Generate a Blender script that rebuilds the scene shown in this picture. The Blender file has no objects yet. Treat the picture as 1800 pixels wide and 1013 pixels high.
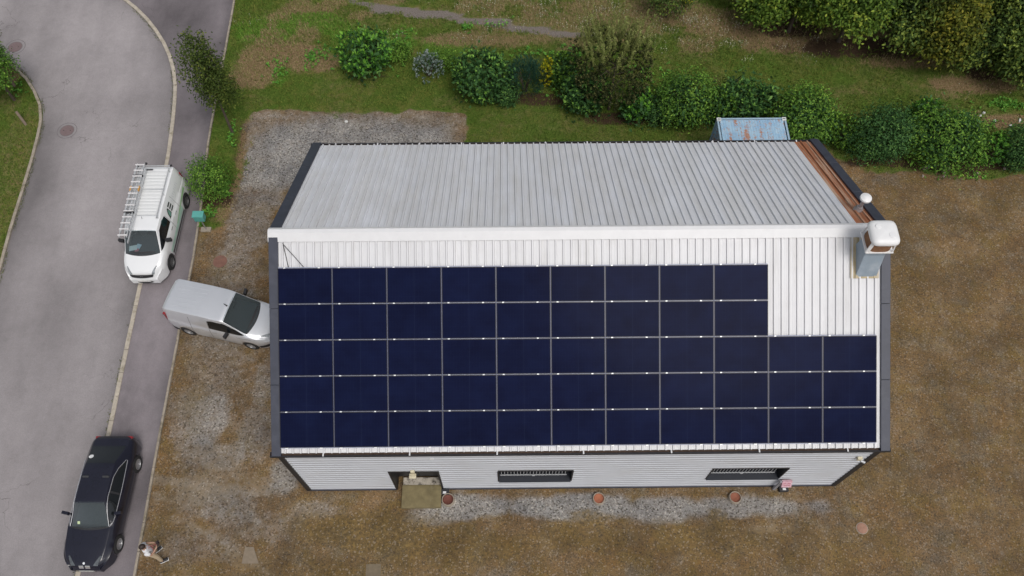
import bpy, math, random
import numpy as np
from mathutils import Vector, Matrix, Euler
random.seed(7); rng=np.random.default_rng(11)
scn=bpy.context.scene; COL=scn.collection
# ------------------------------------------------------------------ camera
F,PT,YW,RL=1443.407,0.489821,-0.008845,-0.000520
CP=Vector((7.654932,-7.747797,30.6689))
RM=(Matrix.Rotation(YW,3,'Z')@Matrix.Rotation(PT,3,'X')@Matrix.Rotation(RL,3,'Z'))
cam=bpy.data.cameras.new('camera'); co=bpy.data.objects.new('camera',cam); COL.objects.link(co)
co.matrix_world=Matrix.Translation(CP)@RM.to_4x4()
cam.sensor_width=36; cam.lens=F/1800*36; cam.clip_end=2000; scn.camera=co
def at(px,py,z=0.0):
    v=RM@Vector(((px-900)/F,-(py-506.5)/F,-1.0)); t=(z-CP.z)/v.z
    return CP+v*t
def wall_at(px,py,Y):
    v=RM@Vector(((px-900)/F,-(py-506.5)/F,-1.0)); t=(Y-CP.y)/v.y
    return CP+v*t
def G2(px,py,z=0): p=at(px,py,z); return (p.x,p.y)
# ------------------------------------------------------------------ materials
def newmat(name):
    m=bpy.data.materials.new(name); m.use_nodes=True; nt=m.node_tree
    return m,nt,nt.nodes,nt.links,nt.nodes['Principled BSDF']
def N(nt,t,**k):
    n=nt.nodes.new(t)
    for a,b in k.items():
        if a in n.inputs: n.inputs[a].default_value=b
        else: setattr(n,a,b)
    return n
def objco(nt,sc=(1,1,1)):
    tc=nt.nodes.new('ShaderNodeTexCoord'); mp=nt.nodes.new('ShaderNodeMapping'); mp.inputs['Scale'].default_value=sc
    nt.links.new(tc.outputs['Object'],mp.inputs['Vector']); return mp.outputs['Vector']
def noise(nt,vec,scale,detail=4,rough=.55):
    n=nt.nodes.new('ShaderNodeTexNoise'); n.inputs['Scale'].default_value=scale; n.inputs['Detail'].default_value=detail; n.inputs['Roughness'].default_value=rough
    nt.links.new(vec,n.inputs['Vector']); return n.outputs['Fac']
def ramp(nt,fac,stops,interp='LINEAR'):
    r=nt.nodes.new('ShaderNodeValToRGB'); cr=r.color_ramp; cr.interpolation=interp
    while len(cr.elements)<len(stops): cr.elements.new(.5)
    for e,(p,c) in zip(cr.elements,stops):
        e.position=p; e.color=(c,c,c,1) if not hasattr(c,'__len__') else (*c,1)
    nt.links.new(fac,r.inputs['Fac']); return r.outputs['Color']
def mixc(nt,fac,a,b,mode='MIX'):
    n=nt.nodes.new('ShaderNodeMix'); n.data_type='RGBA'; n.blend_type=mode
    for s,v in ((0,fac),(6,a),(7,b)):
        if hasattr(v,'links') or isinstance(v,bpy.types.NodeSocket): nt.links.new(v,n.inputs[s])
        elif s==0: n.inputs[0].default_value=v
        else: n.inputs[s].default_value=(*v,1)
    return n.outputs[2]
def mth(nt,op,a,b=0.0,clamp=False):
    n=nt.nodes.new('ShaderNodeMath'); n.operation=op; n.use_clamp=clamp
    for i,v in enumerate((a,b)):
        if isinstance(v,bpy.types.NodeSocket): nt.links.new(v,n.inputs[i])
        else: n.inputs[i].default_value=v
    return n.outputs[0]
def bump(nt,h,strength,dist=.02):
    b=nt.nodes.new('ShaderNodeBump'); b.inputs['Strength'].default_value=strength; b.inputs['Distance'].default_value=dist
    nt.links.new(h,b.inputs['Height']); return b.outputs['Normal']
def simple(name,col,rough=.5,metal=0,var=.12,scale=6,coat=0,bmp=0,stretch=(1,1,1),spec=.5,col2=None,c2lo=.55,c2hi=.7):
    m,nt,nd,lk,P=newmat(name); v=objco(nt,stretch); f=noise(nt,v,scale,5,.6)
    a=tuple(c*(1-var) for c in col); b=tuple(min(1,c*(1+var)) for c in col)
    c=ramp(nt,f,[(.25,a),(.75,b)])
    if col2:
        g=noise(nt,v,scale*.6,8,.7); c=mixc(nt,ramp(nt,g,[(c2lo,0.),(c2hi,1.)]),c,col2)
    lk.new(c,P.inputs['Base Color']); P.inputs['Roughness'].default_value=rough; P.inputs['Metallic'].default_value=metal
    P.inputs['Coat Weight'].default_value=coat; P.inputs['Coat Roughness'].default_value=.05; P.inputs['Specular IOR Level'].default_value=spec
    if bmp: lk.new(bump(nt,f,bmp,.01),P.inputs['Normal'])
    return m
def glassmat(name,tint,rough=.02,op=.35):
    m,nt,nd,lk,P=newmat(name)
    tr=nd.new('ShaderNodeBsdfTransparent'); tr.inputs[0].default_value=(*tint,1)
    gl=nd.new('ShaderNodeBsdfGlossy'); gl.inputs['Roughness'].default_value=rough
    fr=nd.new('ShaderNodeFresnel'); fr.inputs[0].default_value=1.5
    df=nd.new('ShaderNodeBsdfDiffuse'); df.inputs[0].default_value=(tint[0]*.25,tint[1]*.25,tint[2]*.25,1)
    m1=nd.new('ShaderNodeMixShader'); m1.inputs[0].default_value=op
    lk.new(tr.outputs[0],m1.inputs[1]); lk.new(df.outputs[0],m1.inputs[2])
    m2=nd.new('ShaderNodeMixShader'); lk.new(mth(nt,'MULTIPLY',fr.outputs[0],1.15,True),m2.inputs[0]); lk.new(m1.outputs[0],m2.inputs[1]); lk.new(gl.outputs[0],m2.inputs[2])
    lk.new(m2.outputs[0],nd['Material Output'].inputs[0]); return m
def leafmat(name,c0,c1,c2,rough=.5):
    m,nt,nd,lk,P=newmat(name); a=nd.new('ShaderNodeAttribute'); a.attribute_name='tint'
    c=ramp(nt,a.outputs['Fac'],[(0,c0),(.5,c1),(1,c2)])
    hs_=nd.new('ShaderNodeHueSaturation'); hs_.inputs['Saturation'].default_value=1.02; hs_.inputs['Value'].default_value=.92; lk.new(c,hs_.inputs['Color']); c=hs_.outputs[0]
    lk.new(c,P.inputs['Base Color']); P.inputs['Roughness'].default_value=rough; P.inputs['Specular IOR Level'].default_value=.10
    t=nd.new('ShaderNodeBsdfTranslucent'); lk.new(c,t.inputs[0]); mx=nd.new('ShaderNodeMixShader'); mx.inputs[0].default_value=.22
    lk.new(P.outputs[0],mx.inputs[1]); lk.new(t.outputs[0],mx.inputs[2]); lk.new(mx.outputs[0],nd['Material Output'].inputs[0]); return m
# ------------------------------------------------------------------ object helpers
def tag(o,label=None,cat=None,group=None,kind=None):
    if label: o['label']=label
    if cat: o['category']=cat
    if group: o['group']=group
    if kind: o['kind']=kind
    return o
def link(o,parent=None):
    COL.objects.link(o)
    if parent: o.parent=parent
    return o
def empty(name,loc,rz=0,rot=None):
    o=bpy.data.objects.new(name,None); o.location=loc; o.rotation_euler=rot if rot else (0,0,rz); o.empty_display_size=.3
    return link(o)
def np_mesh(name,V,Q,mat,parent=None,smooth=False,attrs=None,nq=4):
    me=bpy.data.meshes.new(name); V=np.asarray(V,np.float32); Q=np.asarray(Q,np.int32)
    me.vertices.add(len(V)); me.vertices.foreach_set('co',V.ravel())
    me.loops.add(Q.size); me.loops.foreach_set('vertex_index',Q.ravel())
    me.polygons.add(len(Q)); me.polygons.foreach_set('loop_start',np.arange(0,Q.size,Q.shape[1],dtype=np.int32))
    me.update(calc_edges=True)
    if smooth: me.polygons.foreach_set('use_smooth',np.ones(len(Q),bool))
    for k,a in (attrs or {}).items():
        a=np.asarray(a,np.float32)
        if a.ndim==1: at_=me.attributes.new(k,'FLOAT','POINT'); at_.data.foreach_set('value',a)
        else: at_=me.attributes.new(k,'FLOAT_COLOR','POINT'); at_.data.foreach_set('color',a.ravel())
    me.materials.append(mat); me.validate(); o=bpy.data.objects.new(name,me); return link(o,parent)
class MB:
    def __init__(s): s.v=[]; s.f=[]
    def add(s,vs,fs):
        b=len(s.v); s.v+= [tuple(v) for v in vs]; s.f+=[tuple(b+i for i in f) for f in fs]; return s
    def box(s,c,d,rot=None,piv=None):
        x,y,z=[k/2 for k in d]; vs=[Vector((i*x,j*y,k*z)) for k in(-1,1) for j in(-1,1) for i in(-1,1)]
        if rot: R=Euler(rot).to_matrix(); vs=[R@v for v in vs]
        vs=[v+Vector(c) for v in vs]
        return s.add(vs,[(0,2,3,1),(4,5,7,6),(0,1,5,4),(2,6,7,3),(0,4,6,2),(1,3,7,5)])
    def bbox(s,a,b): return s.box([(p+q)/2 for p,q in zip(a,b)],[abs(q-p) for p,q in zip(a,b)])
    def tube(s,pts,r,n=8,cap=True):
        pts=[Vector(p) for p in pts]; rs=r if hasattr(r,'__len__') else [r]*len(pts); b=len(s.v); up=None
        for i,p in enumerate(pts):
            d=(pts[min(i+1,len(pts)-1)]-pts[max(i-1,0)]).normalized()
            if up is None: up=d.orthogonal().normalized()
            up=(up-d*up.dot(d)).normalized(); q=d.cross(up)
            for k in range(n):
                a=2*math.pi*k/n; s.v.append(tuple(p+(up*math.cos(a)+q*math.sin(a))*rs[i]))
        for i in range(len(pts)-1):
            for k in range(n): s.f.append((b+i*n+k,b+i*n+(k+1)%n,b+(i+1)*n+(k+1)%n,b+(i+1)*n+k))
        if cap: s.f.append(tuple(b+k for k in reversed(range(n)))); s.f.append(tuple(b+(len(pts)-1)*n+k for k in range(n)))
        return s
    def lathe(s,prof,c=(0,0,0),n=32,axis='Z',fx=1,fy=1,pw=2,cap=True):
        b=len(s.v)
        for r,h in prof:
            for k in range(n):
                a=2*math.pi*k/n; ca,sa=math.cos(a),math.sin(a)
                if pw!=2: q=(abs(ca)**pw+abs(sa)**pw)**(-1/pw); ca*=q; sa*=q
                p=(r*ca*fx,r*sa*fy,h)
                if axis=='Y': p=(p[0],p[2],p[1])
                s.v.append(tuple(Vector(p)+Vector(c)))
        for i in range(len(prof)-1):
            for k in range(n):
                q=(b+i*n+k,b+i*n+(k+1)%n,b+(i+1)*n+(k+1)%n,b+(i+1)*n+k); s.f.append(q if axis!='Y' else q[::-1])
        if cap and prof[-1][0]>1e-4: s.f.append(tuple(b+(len(prof)-1)*n+k for k in range(n)))
        if cap and prof[0][0]>1e-4: s.f.append(tuple(b+k for k in reversed(range(n))))
        return s
    def grid(s,P,flip=False):
        n=len(P); m=len(P[0]); b=len(s.v)
        for r in P: s.v+=[tuple(p) for p in r]
        for i in range(n-1):
            for j in range(m-1):
                q=(b+i*m+j,b+i*m+j+1,b+(i+1)*m+j+1,b+(i+1)*m+j); s.f.append(q[::-1] if flip else q)
        return s
    def sheet(s,P,t):   # grid with thickness t along its mean normal
        a,b_,c=Vector(P[0][0]),Vector(P[0][-1]),Vector(P[-1][0]); n=(b_-a).cross(c-a).normalized()*t
        Q=[[Vector(p)+n for p in r] for r in P]; s.grid(P,True); s.grid(Q)
        ed=lambda A:[A[0][j] for j in range(len(A[0]))]+[A[i][-1] for i in range(1,len(A))]+[A[-1][j] for j in reversed(range(len(A[0])-1))]+[A[i][0] for i in reversed(range(1,len(A)-1))]
        e1,e2=ed(P),ed(Q); k=len(e1); b=len(s.v); s.v+=[tuple(p) for p in e1]+[tuple(p) for p in e2]
        for i in range(k): s.f.append((b+i,b+(i+1)%k,b+k+(i+1)%k,b+k+i))
        return s
    def build(s,name,mat,parent=None,smooth=False,bevel=0,loc=None,ang=40):
        me=bpy.data.meshes.new(name); me.from_pydata(s.v,[],s.f); me.materials.append(mat); me.update()
        if smooth:
            me.polygons.foreach_set('use_smooth',[True]*len(me.polygons))
            try: me.set_sharp_from_angle(angle=math.radians(ang))
            except Exception: pass
        o=bpy.data.objects.new(name,me); link(o,parent)
        if loc: o.location=loc
        if bevel:
            bv=o.modifiers.new('bevel','BEVEL'); bv.width=bevel; bv.segments=2; bv.limit_method='ANGLE'
        return o
def copy_tree(o,parent=None):
    c=o.copy(); COL.objects.link(c)
    if parent: c.parent=parent
    for ch in [x for x in bpy.data.objects if x.parent==o]: copy_tree(ch,c)
    return c
# ------------------------------------------------------------------ numpy noise
def _h(i,j,s): 
    n=(i*374761393+j*668265263+s*1442695041)&0xffffffff; n=((n^(n>>13))*1274126177)&0xffffffff; return ((n^(n>>16))&0xffff)/65535.
def vnoise(x,y,s=0):
    xi=np.floor(x).astype(np.int64); yi=np.floor(y).astype(np.int64); fx=x-xi; fy=y-yi; fx=fx*fx*(3-2*fx); fy=fy*fy*(3-2*fy)
    return (_h(xi,yi,s)*(1-fx)+_h(xi+1,yi,s)*fx)*(1-fy)+(_h(xi,yi+1,s)*(1-fx)+_h(xi+1,yi+1,s)*fx)*fy
def fbm(x,y,s=0,o=4): 
    a=0;w=.5
    for k in range(o): a=a+w*vnoise(x*2**k,y*2**k,s+k); w*=.5
    return a/(1-.5**o)
def sdpoly(X,Y,P):
    d=np.full(X.shape,1e9); ins=np.zeros(X.shape,bool); n=len(P)
    for i in range(n):
        ax,ay=P[i]; bx,by=P[(i+1)%n]; ex,ey=bx-ax,by-ay; wx,wy=X-ax,Y-ay
        t=np.clip((wx*ex+wy*ey)/(ex*ex+ey*ey+1e-12),0,1); d=np.minimum(d,np.hypot(wx-ex*t,wy-ey*t))
        c=(ay>Y)!=(by>Y); ins^= c&(X<(bx-ax)*(Y-ay)/((by-ay) if by!=ay else 1e-9)+ax)
    return np.where(ins,d,-d)
def interp_curve(P,step=.4):   # Catmull-Rom
    P=[Vector((*p,0)) for p in P]; out=[]
    for i in range(len(P)-1):
        a,b,c,d=P[max(i-1,0)],P[i],P[i+1],P[min(i+2,len(P)-1)]; n=max(2,int((c-b).length/step))
        for k in range(n):
            t=k/n; out.append(.5*((2*b)+(c-a)*t+(2*a-5*b+4*c-d)*t*t+(3*b-a-3*c+d)*t**3))
    out.append(P[-1]); return [(p.x,p.y) for p in out]
# ------------------------------------------------------------------ layout lines (world)
kerbR=interp_curve([G2(60,-90),G2(150,-45)]+[G2(*p) for p in [(215,0),(255,35),(287,80),(303,125),(306,165),(300,230),(291,290),(268,395),(245,500),(215,640),(190,760),(165,870),(137,1000)]]+[G2(112,1120),G2(85,1250)])
kerbL=interp_curve([G2(-160,40),G2(-60,70),G2(10,108),G2(42,130),G2(66,165),G2(76,200),G2(68,250),G2(45,330),G2(22,405),G2(2,480),G2(-22,560),G2(-50,650),G2(-80,760),G2(-110,900),G2(-150,1100)])
edgeR=interp_curve([G2(420,-90),G2(411,0),G2(404,40),G2(394,95),G2(383,150),G2(374,200),G2(364,260),G2(357,330),G2(350,380),G2(336,470),G2(322,530),G2(311,600),G2(292,700),G2(275,790),G2(252,920),G2(235,1013),G2(215,1120),G2(190,1250)])
def offset(P,d):
    out=[]
    for i,p in enumerate(P):
        a=P[max(i-1,0)]; b=P[min(i+1,len(P)-1)]; dx,dy=b[0]-a[0],b[1]-a[1]; L=math.hypot(dx,dy) or 1
        out.append((p[0]-dy/L*d,p[1]+dx/L*d))
    return out
# ------------------------------------------------------------------ ground
xs=np.concatenate([[-420,-250,-140,-80,-50,-38],np.arange(-30,46,.2),[52,64,90,150,260,420]])
ys=np.concatenate([[-420,-250,-140,-70,-35,-20],np.arange(-12,42,.2),[46,56,80,140,250,420]])
GX,GY=np.meshgrid(xs,ys); nx,ny=len(xs),len(ys)
def pp(L): return [G2(*p) for p in L]
def cov(X,Y,detail=True):
    """surface cover weights at world points: what grows or lies there"""
    n1=fbm(X*.9,Y*.9,1)-.5; n2=fbm(X*.35,Y*.35,9)-.5; n3=fbm(X*2.3,Y*2.3,5)-.5
    def poly(L,soft=.25,wob=1.2): d=sdpoly(X,Y,pp(L))+n1*wob+n3*.5; return np.clip(d/soft*.5+.5,0,1)
    def blob(px,py,rx,ry,s=1.,wob=1.0):
        c=at(px,py); sx=abs(at(px+10,py).x-c.x)/10; sy=abs(at(px,py+10).y-c.y)/10
        d=np.hypot((X-c.x)/(rx*sx),(Y-c.y)/(ry*sy))+n1*wob+n3*.4; return s*np.clip((1.15-d)/.5,0,1)
    def mx(*a):
        r=a[0]
        for b in a[1:]: r=np.maximum(r,b)
        return r
    grass=poly([(-900,-900),(2900,-900),(2900,330),(1800,308),(1690,312),(1600,302),(1520,292),(1470,275),(1440,250),(1380,330),(900,330),(813,330),(812,205),(790,198),(600,196),(450,196),(438,225),(432,260),(424,300),(418,345),(408,385),(372,396),(345,385),(300,300),(280,0)],.3)
    grass=mx(grass,poly([(-2900,-100),(60,120),(85,200),(0,500),(-300,1400),(-2900,1400)],.2,.3))
    far=np.clip((Y-34)/6,0,1); grass=mx(grass,far)
    pl=lambda L,w: np.clip(1.1-np.minimum.reduce([np.where((t_:=np.clip(((X-a[0])*(b[0]-a[0])+(Y-a[1])*(b[1]-a[1]))/((b[0]-a[0])**2+(b[1]-a[1])**2),0,1))>=0,np.hypot(X-a[0]-t_*(b[0]-a[0]),Y-a[1]-t_*(b[1]-a[1])),0) for a,b in zip(pp(L)[:-1],pp(L)[1:])])/w,0,1)
    lush=mx(blob(520,45,110,22,1),blob(700,80,40,28,.9),blob(460,55,60,28,.8),blob(770,85,60,18,.6),blob(610,85,40,60,.7),blob(1480,130,130,14,.30),blob(1330,115,90,14,.32),blob(1240,95,60,18,.3),blob(1760,185,35,14,.9),blob(1080,90,200,16,.35),blob(490,125,20,30,.7),blob(545,110,14,20,.8),blob(580,90,12,10,.8),blob(845,45,60,8,.5))
    dry=mx(blob(520,100,62,28,1),blob(570,115,35,20,.9),blob(445,115,45,45,.85),blob(470,75,50,12,.4),blob(1400,80,90,20,1),blob(1330,55,80,22,1),blob(1600,110,120,16,.8),blob(1720,150,110,18,1),blob(1260,45,60,28,.8),blob(1180,25,90,26,.7),blob(540,18,60,10,.7),blob(860,70,160,14,.7),blob(900,20,260,16,.45),blob(1500,160,60,10,.4),blob(1760,212,70,14,1),blob(20,330,60,160,.42,1.2),blob(40,230,40,60,.4,1.2),blob(660,30,300,24,.35,1.4),blob(1560,60,160,24,.6),blob(415,345,16,60,1.),blob(428,260,12,50,1.),blob(395,380,30,18,.8),blob(25,120,25,28,.9),blob(20,180,25,20,.4),blob(1660,170,50,10,.5))
    path=mx(pl([(600,-12),(625,4),(680,14),(760,26),(850,40),(930,54),(1010,62)],.27+.25*n1+.25*n3)*np.clip(.9+n2,0,1),blob(625,3,22,9,.3,.6),blob(690,18,50,8,1,.5),blob(760,26,60,8,1,.5),blob(850,38,60,7,1,.5),blob(930,52,50,7,.9,.5),blob(1000,62,45,7,.8,.5))
    dry=np.maximum(dry,np.clip((Y-19.5)/3,0,1)*np.clip(.25+n2*1.8+n1*1.3,0,.6)*(X>-5)); dry=np.maximum(dry,np.clip(.08+n2*1.2+n1,0,.30)*(X>-5)); lush=np.maximum(lush,np.clip(n3*1.6+n2*.8,0,.4))
    gravel=mx(poly([(470,205),(800,205),(808,250),(808,330),(520,330),(430,330),(440,280),(455,230)],1.,1.6),blob(445,290,28,60,.8),blob(640,212,190,22,.45),blob(455,225,40,40,.45),blob(380,640,70,300,.42,1.3),blob(430,400,40,90,.5,1.2),blob(410,330,25,50,.3),blob(470,330,30,60,.6),
        blob(1000,892,150,24,1,.7),blob(830,893,100,24,.9,.7),blob(1180,895,90,26,.9,.8),blob(1300,892,130,20,.85,.7),blob(1440,893,35,18,.7),blob(560,895,60,18,.5),blob(500,840,30,40,.7),blob(370,730,45,60,.7,.8),blob(450,760,40,60,.5),blob(320,760,35,35,.5),blob(400,900,60,40,.5),blob(460,930,60,30,.4),blob(350,960,80,40,.35),blob(460,680,20,60,.5),blob(760,910,60,14,.8))
    moss=mx(blob(650,935,130,45,.9,.8),blob(780,960,170,45,.8,.8),blob(1000,950,160,35,.7,.9),blob(1040,910,40,14,.9),blob(1250,950,160,40,.7),blob(1450,960,150,50,.5),blob(1700,600,150,260,.35,1.2),blob(1600,500,50,120,.5,1.),blob(1560,830,60,50,.55),blob(1700,350,160,80,.45,1.),blob(560,925,60,30,.7),blob(350,700,30,60,.4),blob(350,850,60,40,.4),blob(600,1000,300,40,.5,1.),blob(1260,905,20,12,.9),blob(1300,990,400,60,.35,1.2),blob(330,640,30,40,.4),blob(300,900,25,60,.4),blob(1620,700,80,100,.3))
    soil=mx(blob(960,175,110,14,.9,.7),blob(1100,210,90,12,.9,.7),blob(1340,245,150,20,.6,.7),blob(650,135,60,8,.6),blob(1560,285,120,12,.9),blob(1700,292,130,12,1.),blob(420,250,16,50,.5),blob(370,350,40,20,.9),blob(1580,85,260,22,.9,.5),blob(1390,50,70,20,.8,.5),blob(10,110,40,35,.6),blob(365,225,30,30,.2),blob(1760,125,90,20,.8,.5))
    tan=mx(pl([(262,842),(340,852),(470,868)],.3+.3*n1)*.9,pl([(270,872),(360,890),(480,925)],.25+.3*n1)*.7,pl([(300,910),(380,945),(470,1010)],.3+.3*n1)*.7,pl([(1640,1000),(1690,800),(1660,560),(1600,330)],.6+.5*n1)*.4,pl([(1760,1000),(1780,760),(1740,520),(1680,330)],.6+.5*n1)*.4,blob(380,800,60,30,.7,1.),blob(360,870,70,20,.6,1.2),blob(440,850,60,25,.5,1.),blob(430,610,60,60,.35),blob(400,460,50,70,.3),blob(1750,900,160,120,.3,1.3),blob(430,985,60,20,.5),blob(1350,930,80,12,.5),blob(600,905,120,12,.4),blob(880,930,60,10,.4))
    return grass,lush,dry,gravel,moss,soil,tan,path
W=cov(GX,GY)
cA=np.stack([W[0],W[1],W[2],W[3]],-1).reshape(-1,4); cB=np.stack([W[4],W[5],W[6],W[7]],-1).reshape(-1,4)
gz=(fbm(GX*.5,GY*.5,20)-.5)*.05*np.clip(W[0],0,1); gz=np.where((GX<-4.9)|(np.abs(GX)>60)|(np.abs(GY)>60),0,gz)
idx=np.arange(nx*ny).reshape(ny,nx); Q=np.stack([idx[:-1,:-1],idx[:-1,1:],idx[1:,1:],idx[1:,:-1]],-1).reshape(-1,4)
def ground_mat():
    m,nt,nd,lk,P=newmat('yard_ground'); v=objco(nt)
    A=nd.new('ShaderNodeAttribute'); A.attribute_name='coverA'; B=nd.new('ShaderNodeAttribute'); B.attribute_name='coverB'
    sa=nd.new('ShaderNodeSeparateColor'); lk.new(A.outputs['Color'],sa.inputs[0]); sb=nd.new('ShaderNodeSeparateColor'); lk.new(B.outputs['Color'],sb.inputs[0])
    n_mid=noise(nt,v,3.2,8,.68); n_fine=noise(nt,v,17,6,.7); n_big=noise(nt,v,.55,5,.6); n_px=noise(nt,v,46,3,.6)
    def mask(w,amp=.7,lo=.36,hi=.62,n=n_mid):
        s=mth(nt,'ADD',w,mth(nt,'MULTIPLY',mth(nt,'SUBTRACT',n,.5),amp))
        r=nd.new('ShaderNodeMapRange'); r.interpolation_type='SMOOTHSTEP'; r.inputs['From Min'].default_value=lo; r.inputs['From Max'].default_value=hi; lk.new(s,r.inputs['Value']); return r.outputs[0]
    vo=nd.new('ShaderNodeTexVoronoi'); vo.inputs['Scale'].default_value=21; lk.new(v,vo.inputs['Vector'])
    vs=nd.new('ShaderNodeSeparateColor'); lk.new(vo.outputs['Color'],vs.inputs[0]); stone=vs.outputs[0]
    vo2=nd.new('ShaderNodeTexVoronoi'); vo2.inputs['Scale'].default_value=13; lk.new(v,vo2.inputs['Vector'])
    vs2=nd.new('ShaderNodeSeparateColor'); lk.new(vo2.outputs['Color'],vs2.inputs[0])
    big=ramp(nt,n_big,[(.3,(.115,.078,.048)),(.5,(.18,.125,.076)),(.7,(.235,.165,.105))])
    fine=ramp(nt,n_mid,[(.30,(.085,.068,.052)),(.44,(.165,.120,.078)),(.56,(.235,.150,.080)),(.68,(.20,.165,.125)),(.8,(.28,.22,.16))])
    dirt=mixc(nt,.55,big,fine)
    nA=noise(nt,objco(nt,(1,1,1)),.9,7,.7); mpB=nd.new('ShaderNodeMapping'); mpB.inputs['Location'].default_value=(31,17,5); lk.new(nd.new('ShaderNodeTexCoord').outputs['Object'],mpB.inputs[0]); nB=noise(nt,mpB.outputs[0],1.3,8,.72)
    dirt=mixc(nt,ramp(nt,nA,[(.48,0.),(.62,.6)]),dirt,(.185,.135,.055)); dirt=mixc(nt,ramp(nt,nB,[(.50,0.),(.66,.65)]),dirt,(.18,.165,.14)); dirt=mixc(nt,ramp(nt,nB,[(.30,.6),(.44,0.)]),dirt,(.215,.125,.055))
    dirt=mixc(nt,ramp(nt,n_fine,[(.43,0.),(.62,.8)]),dirt,(.070,.052,.032)); dirt=mixc(nt,mth(nt,'MULTIPLY',ramp(nt,n_px,[(.54,0.),(.68,.7)]),ramp(nt,nB,[(.38,.1),(.6,1.)])),dirt,(.36,.30,.21)); dirt=mixc(nt,ramp(nt,n_px,[(.32,.6),(.44,0.)]),dirt,(.07,.055,.035))
    grav=ramp(nt,stone,[(0,(.115,.114,.110)),(.35,(.205,.205,.203)),(.75,(.275,.275,.275)),(.93,(.31,.31,.308)),(1,(.46,.45,.43))])
    grav=mixc(nt,ramp(nt,n_mid,[(.48,0.),(.75,.4)]),grav,(.19,.155,.12))
    mos=ramp(nt,noise(nt,v,7,7,.75),[(.32,(.050,.038,.020)),(.46,(.100,.072,.032)),(.56,(.165,.115,.045)),(.66,(.23,.145,.055)),(.8,(.20,.16,.10))])
    tan=ramp(nt,n_fine,[(.3,(.15,.12,.085)),(.7,(.28,.225,.165))])
    hd=nd.new('ShaderNodeHueSaturation'); hd.inputs['Saturation'].default_value=1.13; lk.new(dirt,hd.inputs['Color']); dirt=hd.outputs[0]
    c=mixc(nt,mask(sb.outputs[2],1.2,.25,.85),dirt,tan)
    c=mixc(nt,mth(nt,'MULTIPLY',mask(A.outputs['Alpha'],1.5,.05,1.0),.86),c,grav)
    c=mixc(nt,mth(nt,'MULTIPLY',mask(sb.outputs[0],1.5,.05,1.15),.8),c,mos)
    # scattered pale chips in the hardcore
    chip=mth(nt,'GREATER_THAN',stone,.93); c=mixc(nt,mth(nt,'MULTIPLY',chip,.30),c,(.36,.32,.27))
    chip2=mth(nt,'LESS_THAN',stone,.10); c=mixc(nt,mth(nt,'MULTIPLY',chip2,.5),c,(.045,.04,.035))
    gr=ramp(nt,n_fine,[(.28,(.026,.046,.010)),(.45,(.060,.102,.018)),(.6,(.105,.152,.028)),(.78,(.18,.20,.05))])
    gr=mixc(nt,ramp(nt,noise(nt,v,1.1,6,.65),[(.50,0.),(.72,.7)]),gr,(.185,.155,.05))
    lu=ramp(nt,n_fine,[(.3,(.03,.075,.010)),(.5,(.075,.165,.020)),(.75,(.15,.25,.04))])
    dr=ramp(nt,n_fine,[(.3,(.09,.062,.035)),(.5,(.20,.14,.075)),(.62,(.28,.195,.115)),(.78,(.13,.14,.04))])
    g=mixc(nt,mask(sa.outputs[1],1.5,.05,1.0),gr,lu); g=mixc(nt,mask(sa.outputs[2],1.6,.05,1.0),g,dr)
    pa=ramp(nt,n_fine,[(.3,(.10,.085,.075)),(.6,(.22,.19,.17)),(.8,(.30,.27,.24))]); g=mixc(nt,mask(B.outputs['Alpha'],.7,.3,.7),g,pa)
    c=mixc(nt,1.,c,ramp(nt,noise(nt,v,.62,8,.62),[(.36,(.78,.78,.80)),(.5,(1.,.99,.98)),(.64,(1.26,1.24,1.21))]),'MULTIPLY')
    hv=nd.new('ShaderNodeHueSaturation'); hv.inputs['Saturation'].default_value=1.0; hv.inputs['Value'].default_value=1.08; lk.new(c,hv.inputs['Color']); c=hv.outputs[0]
    c=mixc(nt,mask(sa.outputs[0],.8,.35,.65),c,g)
    so=ramp(nt,n_fine,[(.3,(.03,.022,.014)),(.7,(.085,.055,.035))]); c=mixc(nt,mask(sb.outputs[1],.8,.3,.8),c,so)
    lk.new(c,P.inputs['Base Color']); P.inputs['Roughness'].default_value=1.; P.inputs['Specular IOR Level'].default_value=.02
    h=mth(nt,'ADD',n_fine,mth(nt,'MULTIPLY',stone,.4)); lk.new(bump(nt,h,.55,.03),P.inputs['Normal']); return m
g=np_mesh('ground',np.stack([GX,GY,gz],-1).reshape(-1,3),Q,ground_mat(),smooth=True,attrs={'coverA':cA,'coverB':cB}); tag(g,kind='structure')
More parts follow.
